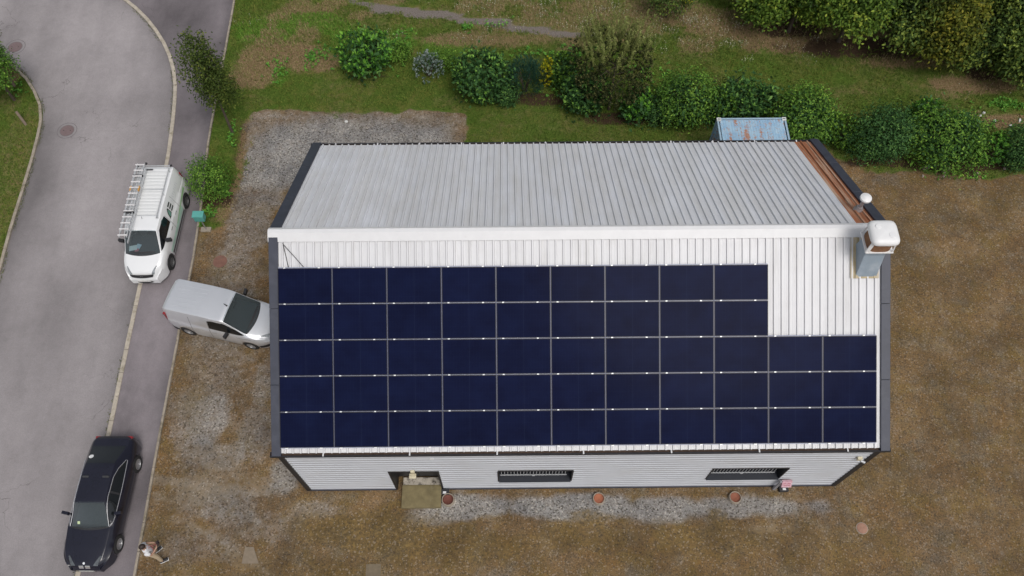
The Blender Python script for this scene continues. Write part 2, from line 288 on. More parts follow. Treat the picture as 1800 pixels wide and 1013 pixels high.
# ------------------------------------------------------------------ road, pavement, kerbs
def asphalt(name,c,dk,seed,patch):
    m,nt,nd,lk,P=newmat(name); tc=nd.new('ShaderNodeTexCoord'); mp=nd.new('ShaderNodeMapping'); mp.inputs['Location'].default_value=(seed,seed*2,0); lk.new(tc.outputs['Object'],mp.inputs['Vector']); v=mp.outputs[0]
    mp2=nd.new('ShaderNodeMapping'); mp2.inputs['Scale'].default_value=(.5,.12,1); mp2.inputs['Location'].default_value=(seed,0,0); lk.new(tc.outputs['Object'],mp2.inputs['Vector'])
    a=noise(nt,v,.33,6,.62); s=noise(nt,mp2.outputs[0],1.6,5,.6); f=noise(nt,v,38,4,.7); md=noise(nt,v,3,7,.7)
    k=mth(nt,'ADD',mth(nt,'MULTIPLY',a,.6),mth(nt,'MULTIPLY',s,.4))
    col=ramp(nt,k,[(.36,tuple(x*dk for x in c)),(.5,c),(.64,tuple(min(1,x*patch) for x in c))])
    col=mixc(nt,1.,col,ramp(nt,f,[(.3,.80),(.7,1.18)]),'MULTIPLY'); col=mixc(nt,1.,col,ramp(nt,md,[(.3,.93),(.7,1.06)]),'MULTIPLY')
    wa=nd.new('ShaderNodeAttribute'); wa.attribute_name='wear'; col=mixc(nt,1.,col,ramp(nt,wa.outputs['Fac'],[(.2,.55),(.5,.97),(.8,1.32)]),'MULTIPLY')
    vo=nd.new('ShaderNodeTexVoronoi'); vo.feature='DISTANCE_TO_EDGE'; vo.inputs['Scale'].default_value=.33
    wv=nd.new('ShaderNodeVectorMath'); wv.operation='ADD'; nz=nd.new('ShaderNodeTexNoise'); nz.inputs['Scale'].default_value=1.6; nz.inputs['Detail'].default_value=6; lk.new(v,nz.inputs['Vector'])
    sc=nd.new('ShaderNodeVectorMath'); sc.operation='SCALE'; sc.inputs['Scale'].default_value=1.4; lk.new(nz.outputs['Color'],sc.inputs[0]); lk.new(v,wv.inputs[0]); lk.new(sc.outputs[0],wv.inputs[1]); lk.new(wv.outputs[0],vo.inputs['Vector'])
    cr=ramp(nt,vo.outputs['Distance'],[(0,1.),(.006,0.)]); gate=ramp(nt,noise(nt,v,.28,2,.5),[(.54,0.),(.62,.6)])
    col=mixc(nt,mth(nt,'MULTIPLY',cr,gate),col,(.07,.06,.06))
    lk.new(col,P.inputs['Base Color']); P.inputs['Roughness'].default_value=.85; P.inputs['Specular IOR Level'].default_value=.3
    lk.new(bump(nt,f,.35,.01),P.inputs['Normal']); return m
M={}
M['road']=asphalt('road_asphalt',(.300,.276,.280),.82,3.1,1.13); M['pave']=asphalt('pavement_asphalt',(.205,.182,.192),.66,9.7,1.2)
def strip(name,L,R,z,mat,thick=.004,kind='structure'):
    m=MB(); n=min(len(L),len(R)); 
    m.grid([[(*L[i],z),(*R[i],z)] for i in range(n)])
    return m
def resample(P,n):
    d=[0]
    for a,b in zip(P,P[1:]): d.append(d[-1]+math.dist(a,b))
    t=np.linspace(0,d[-1],n); return list(zip(np.interp(t,d,[p[0] for p in P]),np.interp(t,d,[p[1] for p in P])))
def fillpoly(name,poly,z,mat):
    import bmesh
    bm=bmesh.new(); vs=[bm.verts.new((x,y,z)) for x,y in poly]; bm.faces.new(vs); bmesh.ops.triangulate(bm,faces=bm.faces[:])
    bmesh.ops.recalc_face_normals(bm,faces=bm.faces[:]); 
    if bm.faces[0].normal.z<0: bmesh.ops.reverse_faces(bm,faces=bm.faces[:])
    me=bpy.data.meshes.new(name); bm.to_mesh(me); bm.free(); me.materials.append(mat); o=bpy.data.objects.new(name,me); link(o); tag(o,kind='structure'); return o
fillpoly('road_verge',list(kerbR)+[(-40,kerbR[-1][1]),(kerbL[-1][0]-.2,kerbL[-1][1])][1:]+list(reversed(kerbL))+[(-45,kerbL[0][1]),(-45,36),(kerbR[0][0],36)],.003,M['road'])
def stain(X,Y,B):
    v=np.zeros_like(X)
    for px,py,rx,ry,s_ in B:
        c=at(px,py); sx=abs(at(px+10,py).x-c.x)/10; sy=abs(at(px,py+10).y-c.y)/10; v=v+s_*np.exp(-(((X-c.x)/(rx*sx))**2+((Y-c.y)/(ry*sy))**2))
    return v
def stripmesh(name,Lp,Rp,nl,nw,z,mat,B,edgeL=0,edgeR_=0):
    a=np.array(resample(Lp,nl)); b=np.array(resample(Rp,nl)); t=np.linspace(0,1,nw)[None,:,None]; P=a[:,None,:]*(1-t)+b[:,None,:]*t; X,Y=P[...,0],P[...,1]
    wid=np.linalg.norm(b-a,axis=1)[:,None]; T=t[...,0]; st=stain(X,Y,B)-edgeL*np.exp(-(T*wid/.7)**1.3)-edgeR_*np.exp(-((1-T)*wid/.7)**1.3)+(fbm(X*.8,Y*.35,91)-.5)*.25
    idx=np.arange(nl*nw).reshape(nl,nw); Q=np.stack([idx[:-1,:-1],idx[:-1,1:],idx[1:,1:],idx[1:,:-1]],-1).reshape(-1,4)
    V=np.stack([X,Y,np.full_like(X,z)],-1).reshape(-1,3); o=np_mesh(name,V,Q,mat,attrs={'wear':np.clip(st.ravel()*.5+.5,0,1)})
    if o.data.polygons[0].normal.z<0: o.data.flip_normals()
    tag(o,kind='structure'); return o
kRi=offset(kerbR,.16)  # pavement side
stripmesh('road',kerbL,kerbR,260,60,.007,M['road'],[(190,60,90,80,.35),(180,330,70,110,.25),(60,330,40,90,-.45),(90,600,60,140,-.25),(150,420,60,60,.1),(230,380,40,160,-.1),(60,900,80,120,-.1),(140,650,50,100,.2),(40,60,50,40,-.1)],.35,.4)
stripmesh('pavement',kRi,edgeR,200,24,.085,M['pave'],[(330,40,60,60,-.5),(340,180,40,60,-.25),(345,100,40,30,-.2),(300,440,40,60,.15),(270,560,40,70,.55),(235,700,40,70,.45),(215,900,50,80,.35),(255,800,30,60,.3),(390,30,12,40,.4)],.15,.3)
kerbmat=simple('kerb_stone',(.44,.39,.32),.85,0,.22,5,bmp=.3,col2=(.17,.15,.09),c2lo=.52,c2hi=.72)
edgemat=simple('edging_stone',(.33,.285,.23),.9,0,.25,5,bmp=.3,col2=(.14,.12,.07),c2lo=.5,c2hi=.7)
def kerb(name,P,w,z0,z1,mat,seg=.0):
    P=resample(P,int(sum(math.dist(a,b) for a,b in zip(P,P[1:]))/1.0)*1+1); O=offset(P,w)
    m=MB(); gap=.006
    for i in range(len(P)-1):
        a,b,c,d=[Vector((*p,0)) for p in (P[i],P[i+1],O[i+1],O[i])]; u=(b-a).normalized()*gap; dz=random.uniform(-.006,.006)
        a=a+u;d=d+u;b=b-u;c=c-u; Z=Vector((0,0,1)); m.add([a+Z*z0,b+Z*z0,c+Z*z0,d+Z*z0,a+Z*(z1+dz),b+Z*(z1+dz),c+Z*(z1+dz),d+Z*(z1+dz)],[(0,3,2,1),(4,5,6,7),(0,1,5,4),(1,2,6,5),(2,3,7,6),(3,0,4,7)])
    o=m.build(name,mat,bevel=.012); tag(o,kind='structure'); return o
kerb('kerb',kerbR,.17,-.1,.115,kerbmat); kerb('kerb',kerbL,-.13,-.1,.10,edgemat); kerb('edging',edgeR,.09,-.1,.098,edgemat)
# ------------------------------------------------------------------ building
L_,Wd,H_,RZ=19.90,6.2613,4.8107,8.3337; sl=(RZ-H_)/Wd; SL=math.hypot(Wd,RZ-H_); BW=2*Wd
cs,sn=Wd/SL,(RZ-H_)/SL
def roofmat(name,c,dirt,lo,hi):
    m,nt,nd,lk,P=newmat(name); v=objco(nt); mp=nd.new('ShaderNodeMapping'); mp.inputs['Scale'].default_value=(1,.10,.18); tc=nd.new('ShaderNodeTexCoord'); lk.new(tc.outputs['Object'],mp.inputs[0])
    s=noise(nt,mp.outputs[0],3.2,7,.68); b=noise(nt,v,1.1,6,.65)
    # each sheet (1 m wide) has its own slight tone
    sp=nd.new('ShaderNodeSeparateXYZ'); lk.new(v,sp.inputs[0]); fl=mth(nt,'FLOOR',mth(nt,'ADD',sp.outputs[0],.18)); wn=nd.new('ShaderNodeTexWhiteNoise'); wn.noise_dimensions='1D'; lk.new(fl,wn.inputs['W'])
    col=mixc(nt,ramp(nt,s,[(lo,0.),(hi,1.)]),c,dirt); col=mixc(nt,1.,col,ramp(nt,b,[(.3,.95),(.7,1.03)]),'MULTIPLY')
    col=mixc(nt,1.,col,ramp(nt,wn.outputs[0],[(0,.965),(1,1.02)]),'MULTIPLY')
    fx=mth(nt,'FRACT',mth(nt,'DIVIDE',mth(nt,'ADD',sp.outputs[0],100-.18+.125),.25)); dl=mth(nt,'ABSOLUTE',mth(nt,'SUBTRACT',mth(nt,'ABSOLUTE',mth(nt,'SUBTRACT',fx,.5)),.155))
    rib_shade=mth(nt,'MULTIPLY',mth(nt,'LESS_THAN',dl,.030),mth(nt,'ADD',mth(nt,'MULTIPLY',s,.5),.22)); col=mixc(nt,rib_shade,col,(.30,.295,.305))  # dark lines beside the ribs put their contact shade into the colour
    lk.new(col,P.inputs['Base Color']); P.inputs['Roughness'].default_value=.42; P.inputs['Specular IOR Level'].default_value=.4; return m
M['rf']=roofmat('roof_white',(.67,.67,.685),(.56,.55,.54),.5,.85)
M['rb']=roofmat('roof_grey_aged',(.70,.715,.76),(.60,.59,.58),.35,.8)
M['cap']=simple('ridge_white',(.68,.68,.69),.4,0,.04,3,col2=(.6,.58,.56),c2lo=.6,c2hi=.85)
M['trim']=simple('anthracite_trim',(.036,.041,.062),.5,0,.18,2.5,col2=(.065,.07,.092),c2lo=.5,c2hi=.8)
M['dark']=simple('black_trim',(.018,.018,.022),.5,0,.2,4)
M['gutin']=simple('gutter_debris',(.075,.048,.035),.95,0,.4,14,bmp=.5,col2=(.03,.022,.018))
M['wall']=simple('wall_cladding_grey',(.53,.55,.59),.5,0,.05,.9,spec=.2,col2=(.48,.485,.50),c2lo=.5,c2hi=.8)
M['rust']=simple('rusty_sheet',(.34,.13,.06),.85,0,.45,5,stretch=(3,.12,.12),bmp=.1,col2=(.50,.36,.26),c2lo=.5,c2hi=.62)
M['win']=simple('window_dark_glass',(.012,.014,.02),.08,0,.1,3)
M['bars']=simple('galvanised_bars',(.50,.51,.53),.45,.3,.1,9)
bd=empty('warehouse',(0,0,0)); tag(bd,'long warehouse with ribbed metal gable roof, white at the front and grey at the back','building')
def fr(x,s,h=0): return (x, s*cs-h*sn, H_+s*sn+h*cs)
def bk(x,s,h=0): return (x, BW-s*cs+h*sn, H_+s*sn+h*cs)
def ribbed(fn,x0,x1,s0,s1,mat,name,phase=.25,flip=False,ns=6):
    xsn=[];hs=[]; x=x0; k=0
    xsn.append(x0);hs.append(0)
    r=math.ceil((x0-.18)/.25)*.25+.18
    while r+.045<x1:
        if r-.045>xsn[-1]:
            for dx,h in ((-.032,0),(-.020,.052),(.020,.052),(.032,0)): xsn.append(r+dx);hs.append(h)
            for dx in (.095,.15):
                if r+dx+.02<x1: xsn+= [r+dx-.006,r+dx,r+dx+.006]; hs+=[0,.004,0]
        r+=.25
    xsn.append(x1);hs.append(0)
    m=MB(); P=[[fn(a,s0+(s1-s0)*t/ns,h) for a,h in zip(xsn,hs)] for t in range(ns+1)]; m.grid(P,flip)
    # flat underside
    m.grid([[fn(x0,s0,-.02),fn(x1,s0,-.02)],[fn(x0,s1,-.02),fn(x1,s1,-.02)]],not flip)
    return m.build(name,mat,bd)
ribbed(fr,.30,19.60,.07,SL-.06,M['rf'],'roof_sheeting')
RX0=18.93
ribbed(bk,.34,RX0,.12,SL-.06,M['rb'],'roof_sheeting',flip=True)
o=ribbed(bk,RX0,19.56,.12,SL-.06,M['rust'],'roof_sheet',flip=True); o['label']='rust coloured last strip of roof sheeting'
# ridge cap: folded sheet with turned edge
m=MB(); wv=.26
prof=[('b',SL-.16,.055),('b',SL-.15,.075),('b',SL-.02,.085),('b',SL,.10),('f',SL-.03,.085),('f',SL-.03,.088),('f',SL-wv-.06,.062),('f',SL-wv-.065,.03)]
def ppt(x,q): return (fr if q[0]=='f' else bk)(x,q[1],q[2])
nn=40; m.grid([[ppt(-.02+(L_+.04-.3)*i/nn,q) for q in prof] for i in range(nn+1)],False)
m.add([ppt(-.02,q) for q in prof],[tuple(range(len(prof)))]); rc=m.build('ridge_cap',M['cap'],bd)
# verge trims, left and right, front and back
def verge(fn,x0,x1,s0,s1):
    m=MB(); t=.075
    for a,b in ((s0,s0+(s1-s0)*.32),(s0+(s1-s0)*.32,s0+(s1-s0)*.66),(s0+(s1-s0)*.66,s1)):
        g_=.004; P=[Vector(fn(x,s,h)) for h in (-.12,t) for s in (a+g_,b-g_) for x in (x0,x1)]
        m.add(P,[(0,2,3,1),(4,5,7,6),(0,1,5,4),(2,6,7,3),(0,4,6,2),(1,3,7,5)])
    return m.build('verge_trim',M['trim'],bd,bevel=.008)
verge(fr,0,.298,-.02,SL-.005); verge(fr,19.602,19.90,-.02,SL-.005); verge(bk,0,.338,-.02,SL-.005); verge(bk,19.562,19.90,-.02,SL-.005)
m=MB(); m.box((.43,.0,0),(.001,.001,.001)); 
m=MB()
P=[Vector(fr(x,s,h)) for h in (.046,.052) for s in (.16,2.95) for x in (19.548,19.60)]
# gutters
def gutter(y0,y1,zt,name):
    m=MB(); d=.11; t=.012; s_=1 if y1>y0 else -1
    m.bbox((-.08,y0,zt-d),(L_+.06,y0+s_*.045,zt)); m.bbox((-.08,y1-s_*t,zt-d),(L_+.06,y1,zt)); m.bbox((-.08,y0+s_*.0451,zt-d),(L_+.06,y1-s_*t,zt-d+t))
    for xx in (-.08,L_+.045): m.bbox((xx,y0+s_*.0451,zt-d+t),(xx+.015,y1-s_*t,zt))
    g_=m.build(name,M['dark'],bd)
    m=MB(); m.bbox((-.06,y0+s_*.047,zt-d+.014),(L_+.04,y1-s_*.014,zt-.045)); m.build('leaf_litter',M['gutin'],g_); return g_
gf=gutter(-.05,.125,H_-.005,'gutter'); gb=gutter(BW+.05,BW-.14,H_-.005,'gutter')
for px in (567,720,874,1025,1178,1330,1482):
    x=wall_at(px,795,.06).x; MB().box((x,.055,H_+.004),(.045,.20,.012)).build('gutter_bracket',M['cap'],gf)
for k in range(12):
    MB().box((.9+k*1.65,BW-.03,H_+.01),(.05,.10,.02)).build('gutter_bracket',M['cap'],gb)
# walls
WY=.10
op_d=(3.42,5.14,-1,2.38); op1=(7.24,9.86,1.05,2.36); op2=(14.76,17.40,1.10,2.43)
def cladding():
    xb=sorted({.22,19.68,*[o_[i] for o_ in (op_d,op1,op2) for i in (0,1)]})
    pr=[]; z=.10; p=.26
    while z<H_-.12:
        pr+=[(z,0),(z+.14,0),(z+.165,.024),(z+.22,.024)]; z+=p
    pr.append((z,0)); 
    for e in (2.38,1.05,2.36,1.10,2.43):
        i=min(range(len(pr)),key=lambda k:abs(pr[k][0]-e)); 
    m=MB()
    for i in range(len(xb)-1):
        for j in range(len(pr)-1):
            xm=(xb[i]+xb[i+1])/2; zm=(pr[j][0]+pr[j+1][0])/2
            if any(o_[0]<xm<o_[1] and o_[2]<zm<o_[3] for o_ in (op_d,op1,op2)): continue
            m.add([(xb[i],WY+pr[j][1],pr[j][0]),(xb[i+1],WY+pr[j][1],pr[j][0]),(xb[i+1],WY+pr[j+1][1],pr[j+1][0]),(xb[i],WY+pr[j+1][1],pr[j+1][0])],[(0,1,2,3)])
    m.build('front_wall',M['wall'],bd)
cladding()
m=MB()
yb=BW-WY
m.add([(.1,WY+.04,0),(.1,yb,0),(.1,yb,H_-.1),(.1,Wd,RZ-.14),(.1,WY+.04,H_-.1)],[(0,4,3,2,1)]); m.add([(19.8,WY+.04,0),(19.8,yb,0),(19.8,yb,H_-.1),(19.8,Wd,RZ-.14),(19.8,WY+.04,H_-.1)],[(0,1,2,3,4)])
m.add([(.1,yb,0),(19.8,yb,0),(19.8,yb,H_-.1),(.1,yb,H_-.1)],[(0,3,2,1)]); m.build('wall',M['wall'],bd)
m=MB(); m.bbox((.06,WY-.035,.06),(.235,WY+.09,H_-.03)); m.build('corner_trim',M['dark'],bd); m=MB(); m.bbox((19.665,WY-.035,.06),(19.84,WY+.09,H_-.03)); m.build('corner_trim',M['dark'],bd)
m=MB(); m.bbox((.06,WY-.03,-.02),(3.40,WY+.09,.098)); m.bbox((5.16,WY-.03,-.02),(19.84,WY+.09,.098)); m.build('base_trim',M['trim'],bd)
m=MB(); m.bbox((.2,WY-.02,H_-.16),(19.7,WY+.06,H_-.118)); m.build('eave_trim',M['dark'],bd)
# inner liner so openings read as recesses
def window(o_):
    x0,x1,z0,z1=o_; D=.30; m=MB(); t=.05
    m.bbox((x0-.004,WY-.012,z1-.03),(x1+.004,WY+D,z1+.03)); m.bbox((x0-.03,WY-.012,z0-.03),(x0+.012,WY+D,z1-.031)); m.bbox((x1-.012,WY-.012,z0-.03),(x1+.03,WY+D,z1-.031))
    w=m.build('window',M['dark'],bd)
    m=MB(); m.bbox((x0+.013,WY-.05,z0-.035),(x1-.013,WY+D,z0+.01)); m.build('sill',simple('sill_dark',(.022,.025,.034),.5,0,.1,4) if 'sill_dark' not in bpy.data.materials else bpy.data.materials['sill_dark'],w)
    m=MB(); m.bbox((x0+.013,WY+D-.03,z0+.011),(x1-.013,WY+D,z1-.031)); m.build('pane',M['win'],w)
    m=MB()
    nb=21
    for k in range(nb):
        x=x0+.10+(x1-x0-.32)*k/(nb-1); m.tube([(x,WY+.17,z0+.10),(x,WY+.17,z1-.035)],.013,6)
    for z in (z0+.18,z1-.30): m.bbox((x0+.05,WY+.155,z-.018),(x1-.16,WY+.185,z+.018))
    m.box(((x0+x1)/2-.05,WY+.14,z0+.18),(.10,.02,.06)); m.build('security_grille',M['bars'],w)
window(op1); window(op2)
# door recess
x0,x1,z0,z1=op_d; m=MB(); D=.52
m.bbox((x0-.03,WY-.012,z1-.03),(x1+.03,WY+D,z1+.03)); m.bbox((x0-.03,WY-.012,-.01),(x0+.04,WY+D,z1-.031)); m.bbox((x1-.04,WY-.012,-.01),(x1+.03,WY+D,z1-.031)); df=m.build('door_frame',M['dark'],bd)
m=MB(); m.bbox((x0+.041,WY+D-.08,.19),(4.26,WY+D-.03,z1-.031)); m.bbox((4.275,WY+D-.08,.19),(x1-.041,WY+D-.03,z1-.031)); dd=m.build('door',M['dark'],bd)
m=MB(); m.tube([(4.33,WY+D-.12,.9),(4.33,WY+D-.12,1.35)],.014,8); m.box((4.33,WY+D-.1,1.12),(.03,.04,.03)); m.build('handle',M['bars'],dd)
# step slab (separate thing)
slabm=simple('mossy_concrete',(.190,.155,.078),.9,0,.35,3,bmp=.4,col2=(.33,.285,.18),c2lo=.6,c2hi=.85)
m=MB(); m.bbox((3.63,-.62,-.02),(5.09,.22,.17)); so=m.build('door_step',slabm,bevel=.015); tag(so,'mossy olive concrete slab forming the step below the dark doorway','step')
m=MB(); m.bbox((3.66,.225,-.02),(5.07,.50,.172)); m.build('threshold',simple('worn_threshold',(.40,.36,.30),.9,0,.35,8,col2=(.06,.05,.04),c2lo=.48,c2hi=.62),bd)
# lights / small wall things
cream=simple('cream_plastic',(.66,.60,.44),.5)
def floodlight(x,z,label,rx=0):
    e=empty('floodlight',(x,WY-.0,z)); tag(e,label,'wall light')
    MB().bbox((-.07,-.07,.0),(.07,.0,.16)).build('bracket',cream,e,bevel=.008)
    MB().box((0,-.16,-.03),(.24,.16,.10),(-.5,0,0)).build('lamp_housing',cream,e,bevel=.012); MB().box((0,-.185,-.075),(.18,.10,.012),(-.5,0,0)).build('lens',M['dark'],e)
floodlight(4.27,2.45,'cream floodlight fixed above the dark doorway')
e=empty('security_camera',(19.38,WY,3.62)); tag(e,'small cream camera near the top right corner of the front wall','camera')
MB().box((0,-.05,.05),(.16,.10,.16)).build('mount',cream,e,bevel=.01); m=MB(); m.tube([(0.04,-.10,.0),(.18,-.16,-.04)],.045,12); m.build('camera_body',M['bars'],e)
m=MB(); m.box((5.06,WY-.02,3.98),(.14,.03,.06)); o=m.build('vent_plate',M['cap'],bevel=.005); tag(o,'small white plate on the front wall above right of the door','vent plate')
# ------------------------------------------------------------------ solar panels
def pvmat():
    m,nt,nd,lk,P=newmat('solar_cells'); tc=nd.new('ShaderNodeTexCoord'); oi=nd.new('ShaderNodeObjectInfo')
    sp=nd.new('ShaderNodeSeparateXYZ'); lk.new(tc.outputs['Object'],sp.inputs[0])
    def line(s,per,wd,off=0):
        f=mth(nt,'FRACT',mth(nt,'ADD',mth(nt,'DIVIDE',s,per),off+100)); d=mth(nt,'ABSOLUTE',mth(nt,'SUBTRACT',f,.5)); return mth(nt,'GREATER_THAN',d,.5-wd/per/2)
    l1=line(sp.outputs[0],.0925,.003,.5); l2=line(sp.outputs[1],.184,.003); mid=mth(nt,'LESS_THAN',mth(nt,'ABSOLUTE',sp.outputs[0]),.006)
    ln=mth(nt,'MAXIMUM',mth(nt,'MULTIPLY',mth(nt,'MAXIMUM',l1,l2),.12),mth(nt,'MULTIPLY',mid,.16))
    ad=nd.new('ShaderNodeVectorMath'); ad.operation='ADD'; lk.new(tc.outputs['Object'],ad.inputs[0]); sc=nd.new('ShaderNodeVectorMath'); sc.operation='SCALE'; lk.new(oi.outputs['Location'],sc.inputs[0]); sc.inputs['Scale'].default_value=1.0; lk.new(sc.outputs[0],ad.inputs[1])
    n=noise(nt,ad.outputs[0],1.3,4,.6); base=ramp(nt,n,[(.3,(.0062,.0080,.027)),(.7,(.0080,.0115,.039))])
    rnd=ramp(nt,oi.outputs['Random'],[(0,.93),(1,1.07)]); base=mixc(nt,1.,base,rnd,'MULTIPLY')
    base=mixc(nt,ln,base,(.05,.07,.14)); lk.new(base,P.inputs['Base Color']); P.inputs['Roughness'].default_value=.14; P.inputs['Specular IOR Level'].default_value=.012
    return m
PV=pvmat(); PF=simple('panel_frame_black',(.012,.012,.016),.4,.3,.1); PC=simple('clamp_aluminium',(.85,.86,.88),.3,.1,.03)
PW,PH=1.742,1.154; pw,ph=PW-.015,PH-.020; s_0=.40-.02
def make_panel():
    e=empty('solar_panel',(0,0,0)); m=MB(); t=.02; hz=.035
    for a,b in (((-pw/2,-ph/2),(pw/2,-ph/2+t)),((-pw/2,ph/2-t),(pw/2,ph/2)),((-pw/2,-ph/2+t),(-pw/2+t,ph/2-t)),((pw/2-t,-ph/2+t),(pw/2,ph/2-t))): m.bbox((*a,0),(*b,hz))
    m.build('frame',PF,e); m=MB(); m.bbox((-pw/2+t,-ph/2+t,.022),(pw/2-t,ph/2-t,.031)); m.build('cells',PV,e)
    for x in (-.31+PW/2-.11+.0,-PW/2+.22):
        MB().box((x,ph/2+.011,.022),(.066,.032,.034)).build('clamp',PC,e,bevel=.004)
    return e
ordn=['first','second','third','fourth','fifth','sixth','seventh','eighth','ninth','tenth','eleventh']
rowname=['bottom row','second row from the bottom','middle row','second row from the top','top row']
px0=.285; proto=None; slope_ang=math.atan2(sn,cs)
for r in range(5):
    for c in range(11 if r<3 else 9):
        p=fr(px0+(c+.5)*PW,s_0-.12+(r+.5)*PH,.085)
        if proto is None: o=proto=make_panel()
        else: o=copy_tree(proto)
        o.location=p; o.rotation_euler=(slope_ang,0,0)
        tag(o,'dark blue solar panel in the %s, %s from the left'%(rowname[r],ordn[c]),'solar panel','solar panels on the front roof slope')
# end clamps of the lowest row + mounting rails under the joints
m=None
railm=simple('rail_aluminium',(.30,.32,.43),.5,.1,.05); strm=simple('gap_shade_grey',(.17,.19,.31),.5,0,.05)
for r in range(6):
    nc=11 if r<=3 else 9; s=s_0-.12+r*PH-.0
    m=MB(); a=px0+.02; b=px0+nc*PW-.02; P=[Vector(fr(x,ss,h)) for h in (.045,.082) for ss in (s-.02,s+.02) for x in (a,b)]
    m.add(P,[(0,2,3,1),(4,5,7,6),(0,1,5,4),(2,6,7,3),(0,4,6,2),(1,3,7,5)]); rl=m.build('mounting_rail',railm)
    tag(rl,['aluminium rail under the lowest edge of the solar array','aluminium rail between the two lowest rows of solar panels','aluminium rail between the middle row and the row below it','aluminium rail between the middle row and the row above it','aluminium rail between the two short upper rows of solar panels','aluminium rail along the top edge of the solar array'][r],'rail','rails carrying the solar panels')
    if r==0:
        for c in range(11):
            for x in (px0+c*PW+.22,px0+c*PW+PW-.42): 
                cc=Vector(fr(x,s-.012,.105)); MB().box(cc,(.085,.03,.03),(slope_ang,0,0)).build('clamp',PC,rl)
# vertical strips added in joints, grey for the shaded roof seen through the gaps
for c in range(1,11):
    x=px0+c*PW; s1=s_0-.12+(5 if c<9 else 3)*PH-.03; s0_=s_0-.12+.02
    m=MB(); P=[Vector(fr(xx,ss,h)) for h in (.083,.108) for ss in (s0_,s1) for xx in (x-.0062,x+.0062)]
    m.add(P,[(0,2,3,1),(4,5,7,6),(0,1,5,4),(2,6,7,3),(0,4,6,2),(1,3,7,5)]); rl=m.build('gap_shade_strip',strm)
    tag(rl,'thin added grey strip for the shaded roof in the %s vertical joint of the solar array from the left'%ordn[c-1],'strip','joint strips between panel columns')
# roof cables
cab=simple('black_cable',(.012,.012,.014),.5)
for (a,b),lb in ((((497,427),(507,470)),'black cable coming from under the ridge cap straight down to the top left solar panel'),(((498,430),(534,470)),'black cable slanting right from the ridge cap to the top left solar panel')):
    pts=[]
    for t in np.linspace(0,1,9):
        q=at(a[0]+(b[0]-a[0])*t,a[1]+(b[1]-a[1])*t,7.5)
        # intersect with front slope
        v=(q-CP); nrm=Vector((0,-sn,cs)); p0=Vector(fr(0,0,.06)); k=(p0-CP).dot(nrm)/v.dot(nrm); pts.append(CP+v*k+nrm*(.01*math.sin(t*9)))
    o=MB().tube(pts,.012,6).build('cable',cab,smooth=True); tag(o,lb,'cable','cables at the left end of the roof')
# ------------------------------------------------------------------ flue with round cap (back slope) and square cowl (front slope)
def on_front(px,py,h=.05):
    v=(at(px,py,7.5)-CP); nrm=Vector((0,-sn,cs)); p0=Vector(fr(0,0,h)); return CP+v*((p0-CP).dot(nrm)/v.dot(nrm))
def on_back(px,py,h=.05):
    v=(at(px,py,7.5)-CP); nrm=Vector((0,sn,cs)); p0=Vector(bk(0,0,h)); return CP+v*((p0-CP).dot(nrm)/v.dot(nrm))
whitep=simple('white_painted_metal',(.78,.78,.78),.4,0,.04,5,col2=(.55,.5,.45),c2lo=.66,c2hi=.85)
bluegrey=simple('blue_grey_duct',(.29,.35,.41),.5,0,.12,3,col2=(.42,.46,.50),c2lo=.5,c2hi=.75)
rustp=simple('rusty_brown_metal',(.22,.11,.055),.85,0,.4,7,bmp=.3,col2=(.33,.22,.12))
zinc=simple('zinc_pipe',(.36,.34,.35),.5,.4,.15,6,col2=(.22,.13,.10))
b=on_back(1509,368); e=empty('flue_pipe',b); tag(e,'small grey flue pipe with round white cap rising from the rusty roof strip','flue')
MB().lathe([(.0,-.1),(.17,-.09),(.15,.03),(.095,.10),(.09,.16)],n=24).build('flashing',zinc,e,True); MB().tube([(0,0,-.1),(0,0,.62)],.062,14).build('pipe',zinc,e,True)
m=MB(); m.lathe([(.02,.60),(.185,.62),(.19,.66),(.18,.69),(.11,.725),(.10,.73),(.0,.745)],n=28); m.build('cap',whitep,e,True)
# flashing sheet under the cowl
tanm=simple('aged_flashing',(.42,.34,.20),.6,0,.2,3,stretch=(1,.3,.3),col2=(.55,.52,.48),c2lo=.5,c2hi=.7)
c1,c2=18.62,19.53
m=MB(); ribs=[]; 
sA=(on_front(1520,488).y)/cs; sB=SL-.32
xsn=[(c1,.05),(18.75,.05),(18.77,.088),(18.84,.088),(18.86,.05),(19.35,.05),(19.37,.07),(19.44,.07),(19.46,.05),(c2,.05)]
m.grid([[fr(x,sA+(sB-sA)*t/4,h) for x,h in xsn] for t in range(5)]); m.build('flashing_sheet',tanm,bd)
cx,cy=19.12,5.35; zr=H_+sl*cy
e=empty('roof_cowl',(cx,cy,zr)); tag(e,'large white domed extractor cowl on a blue grey duct at the right ridge end','roof cowl')
m=MB()   # tapered boot following slope
b0=[(-.34,-.50,-.50*sl+.03),(.34,-.50,-.50*sl+.03),(.34,.42,.42*sl+.03),(-.34,.42,.42*sl+.03)]; b1=[(-.33,-.22,.62),(.33,-.22,.62),(.33,.36,.62),(-.33,.36,.62)]
b2=[(-.27,-.18,.95),(.27,-.18,.95),(.27,.32,.95),(-.27,.32,.95)]
m.add(b0+b1+b2,[(0,1,5,4),(1,2,6,5),(2,3,7,6),(3,0,4,7),(4,5,9,8),(5,6,10,9),(6,7,11,10),(7,4,8,11)]); m.build('duct',bluegrey,e,bevel=.02)
m=MB()
m.box((0,.07,.97),(.86,.80,.05)); m.build('tray',whitep,e,bevel=.01)
m=MB(); m.lathe([(.37,.995),(.35,1.36)],c=(0,.07,0),n=32,pw=4); m.build('fan_housing',rustp,e,True)
for sx in (-1,1):
    for sy in (-1,1): m=MB(); m.box((sx*.37,.07+sy*.34,1.24),(.12 if sy<0 and sx<0 else .035,.03,.54),(sy*.10,-sx*.1,0)); m.build('leg',whitep,e)
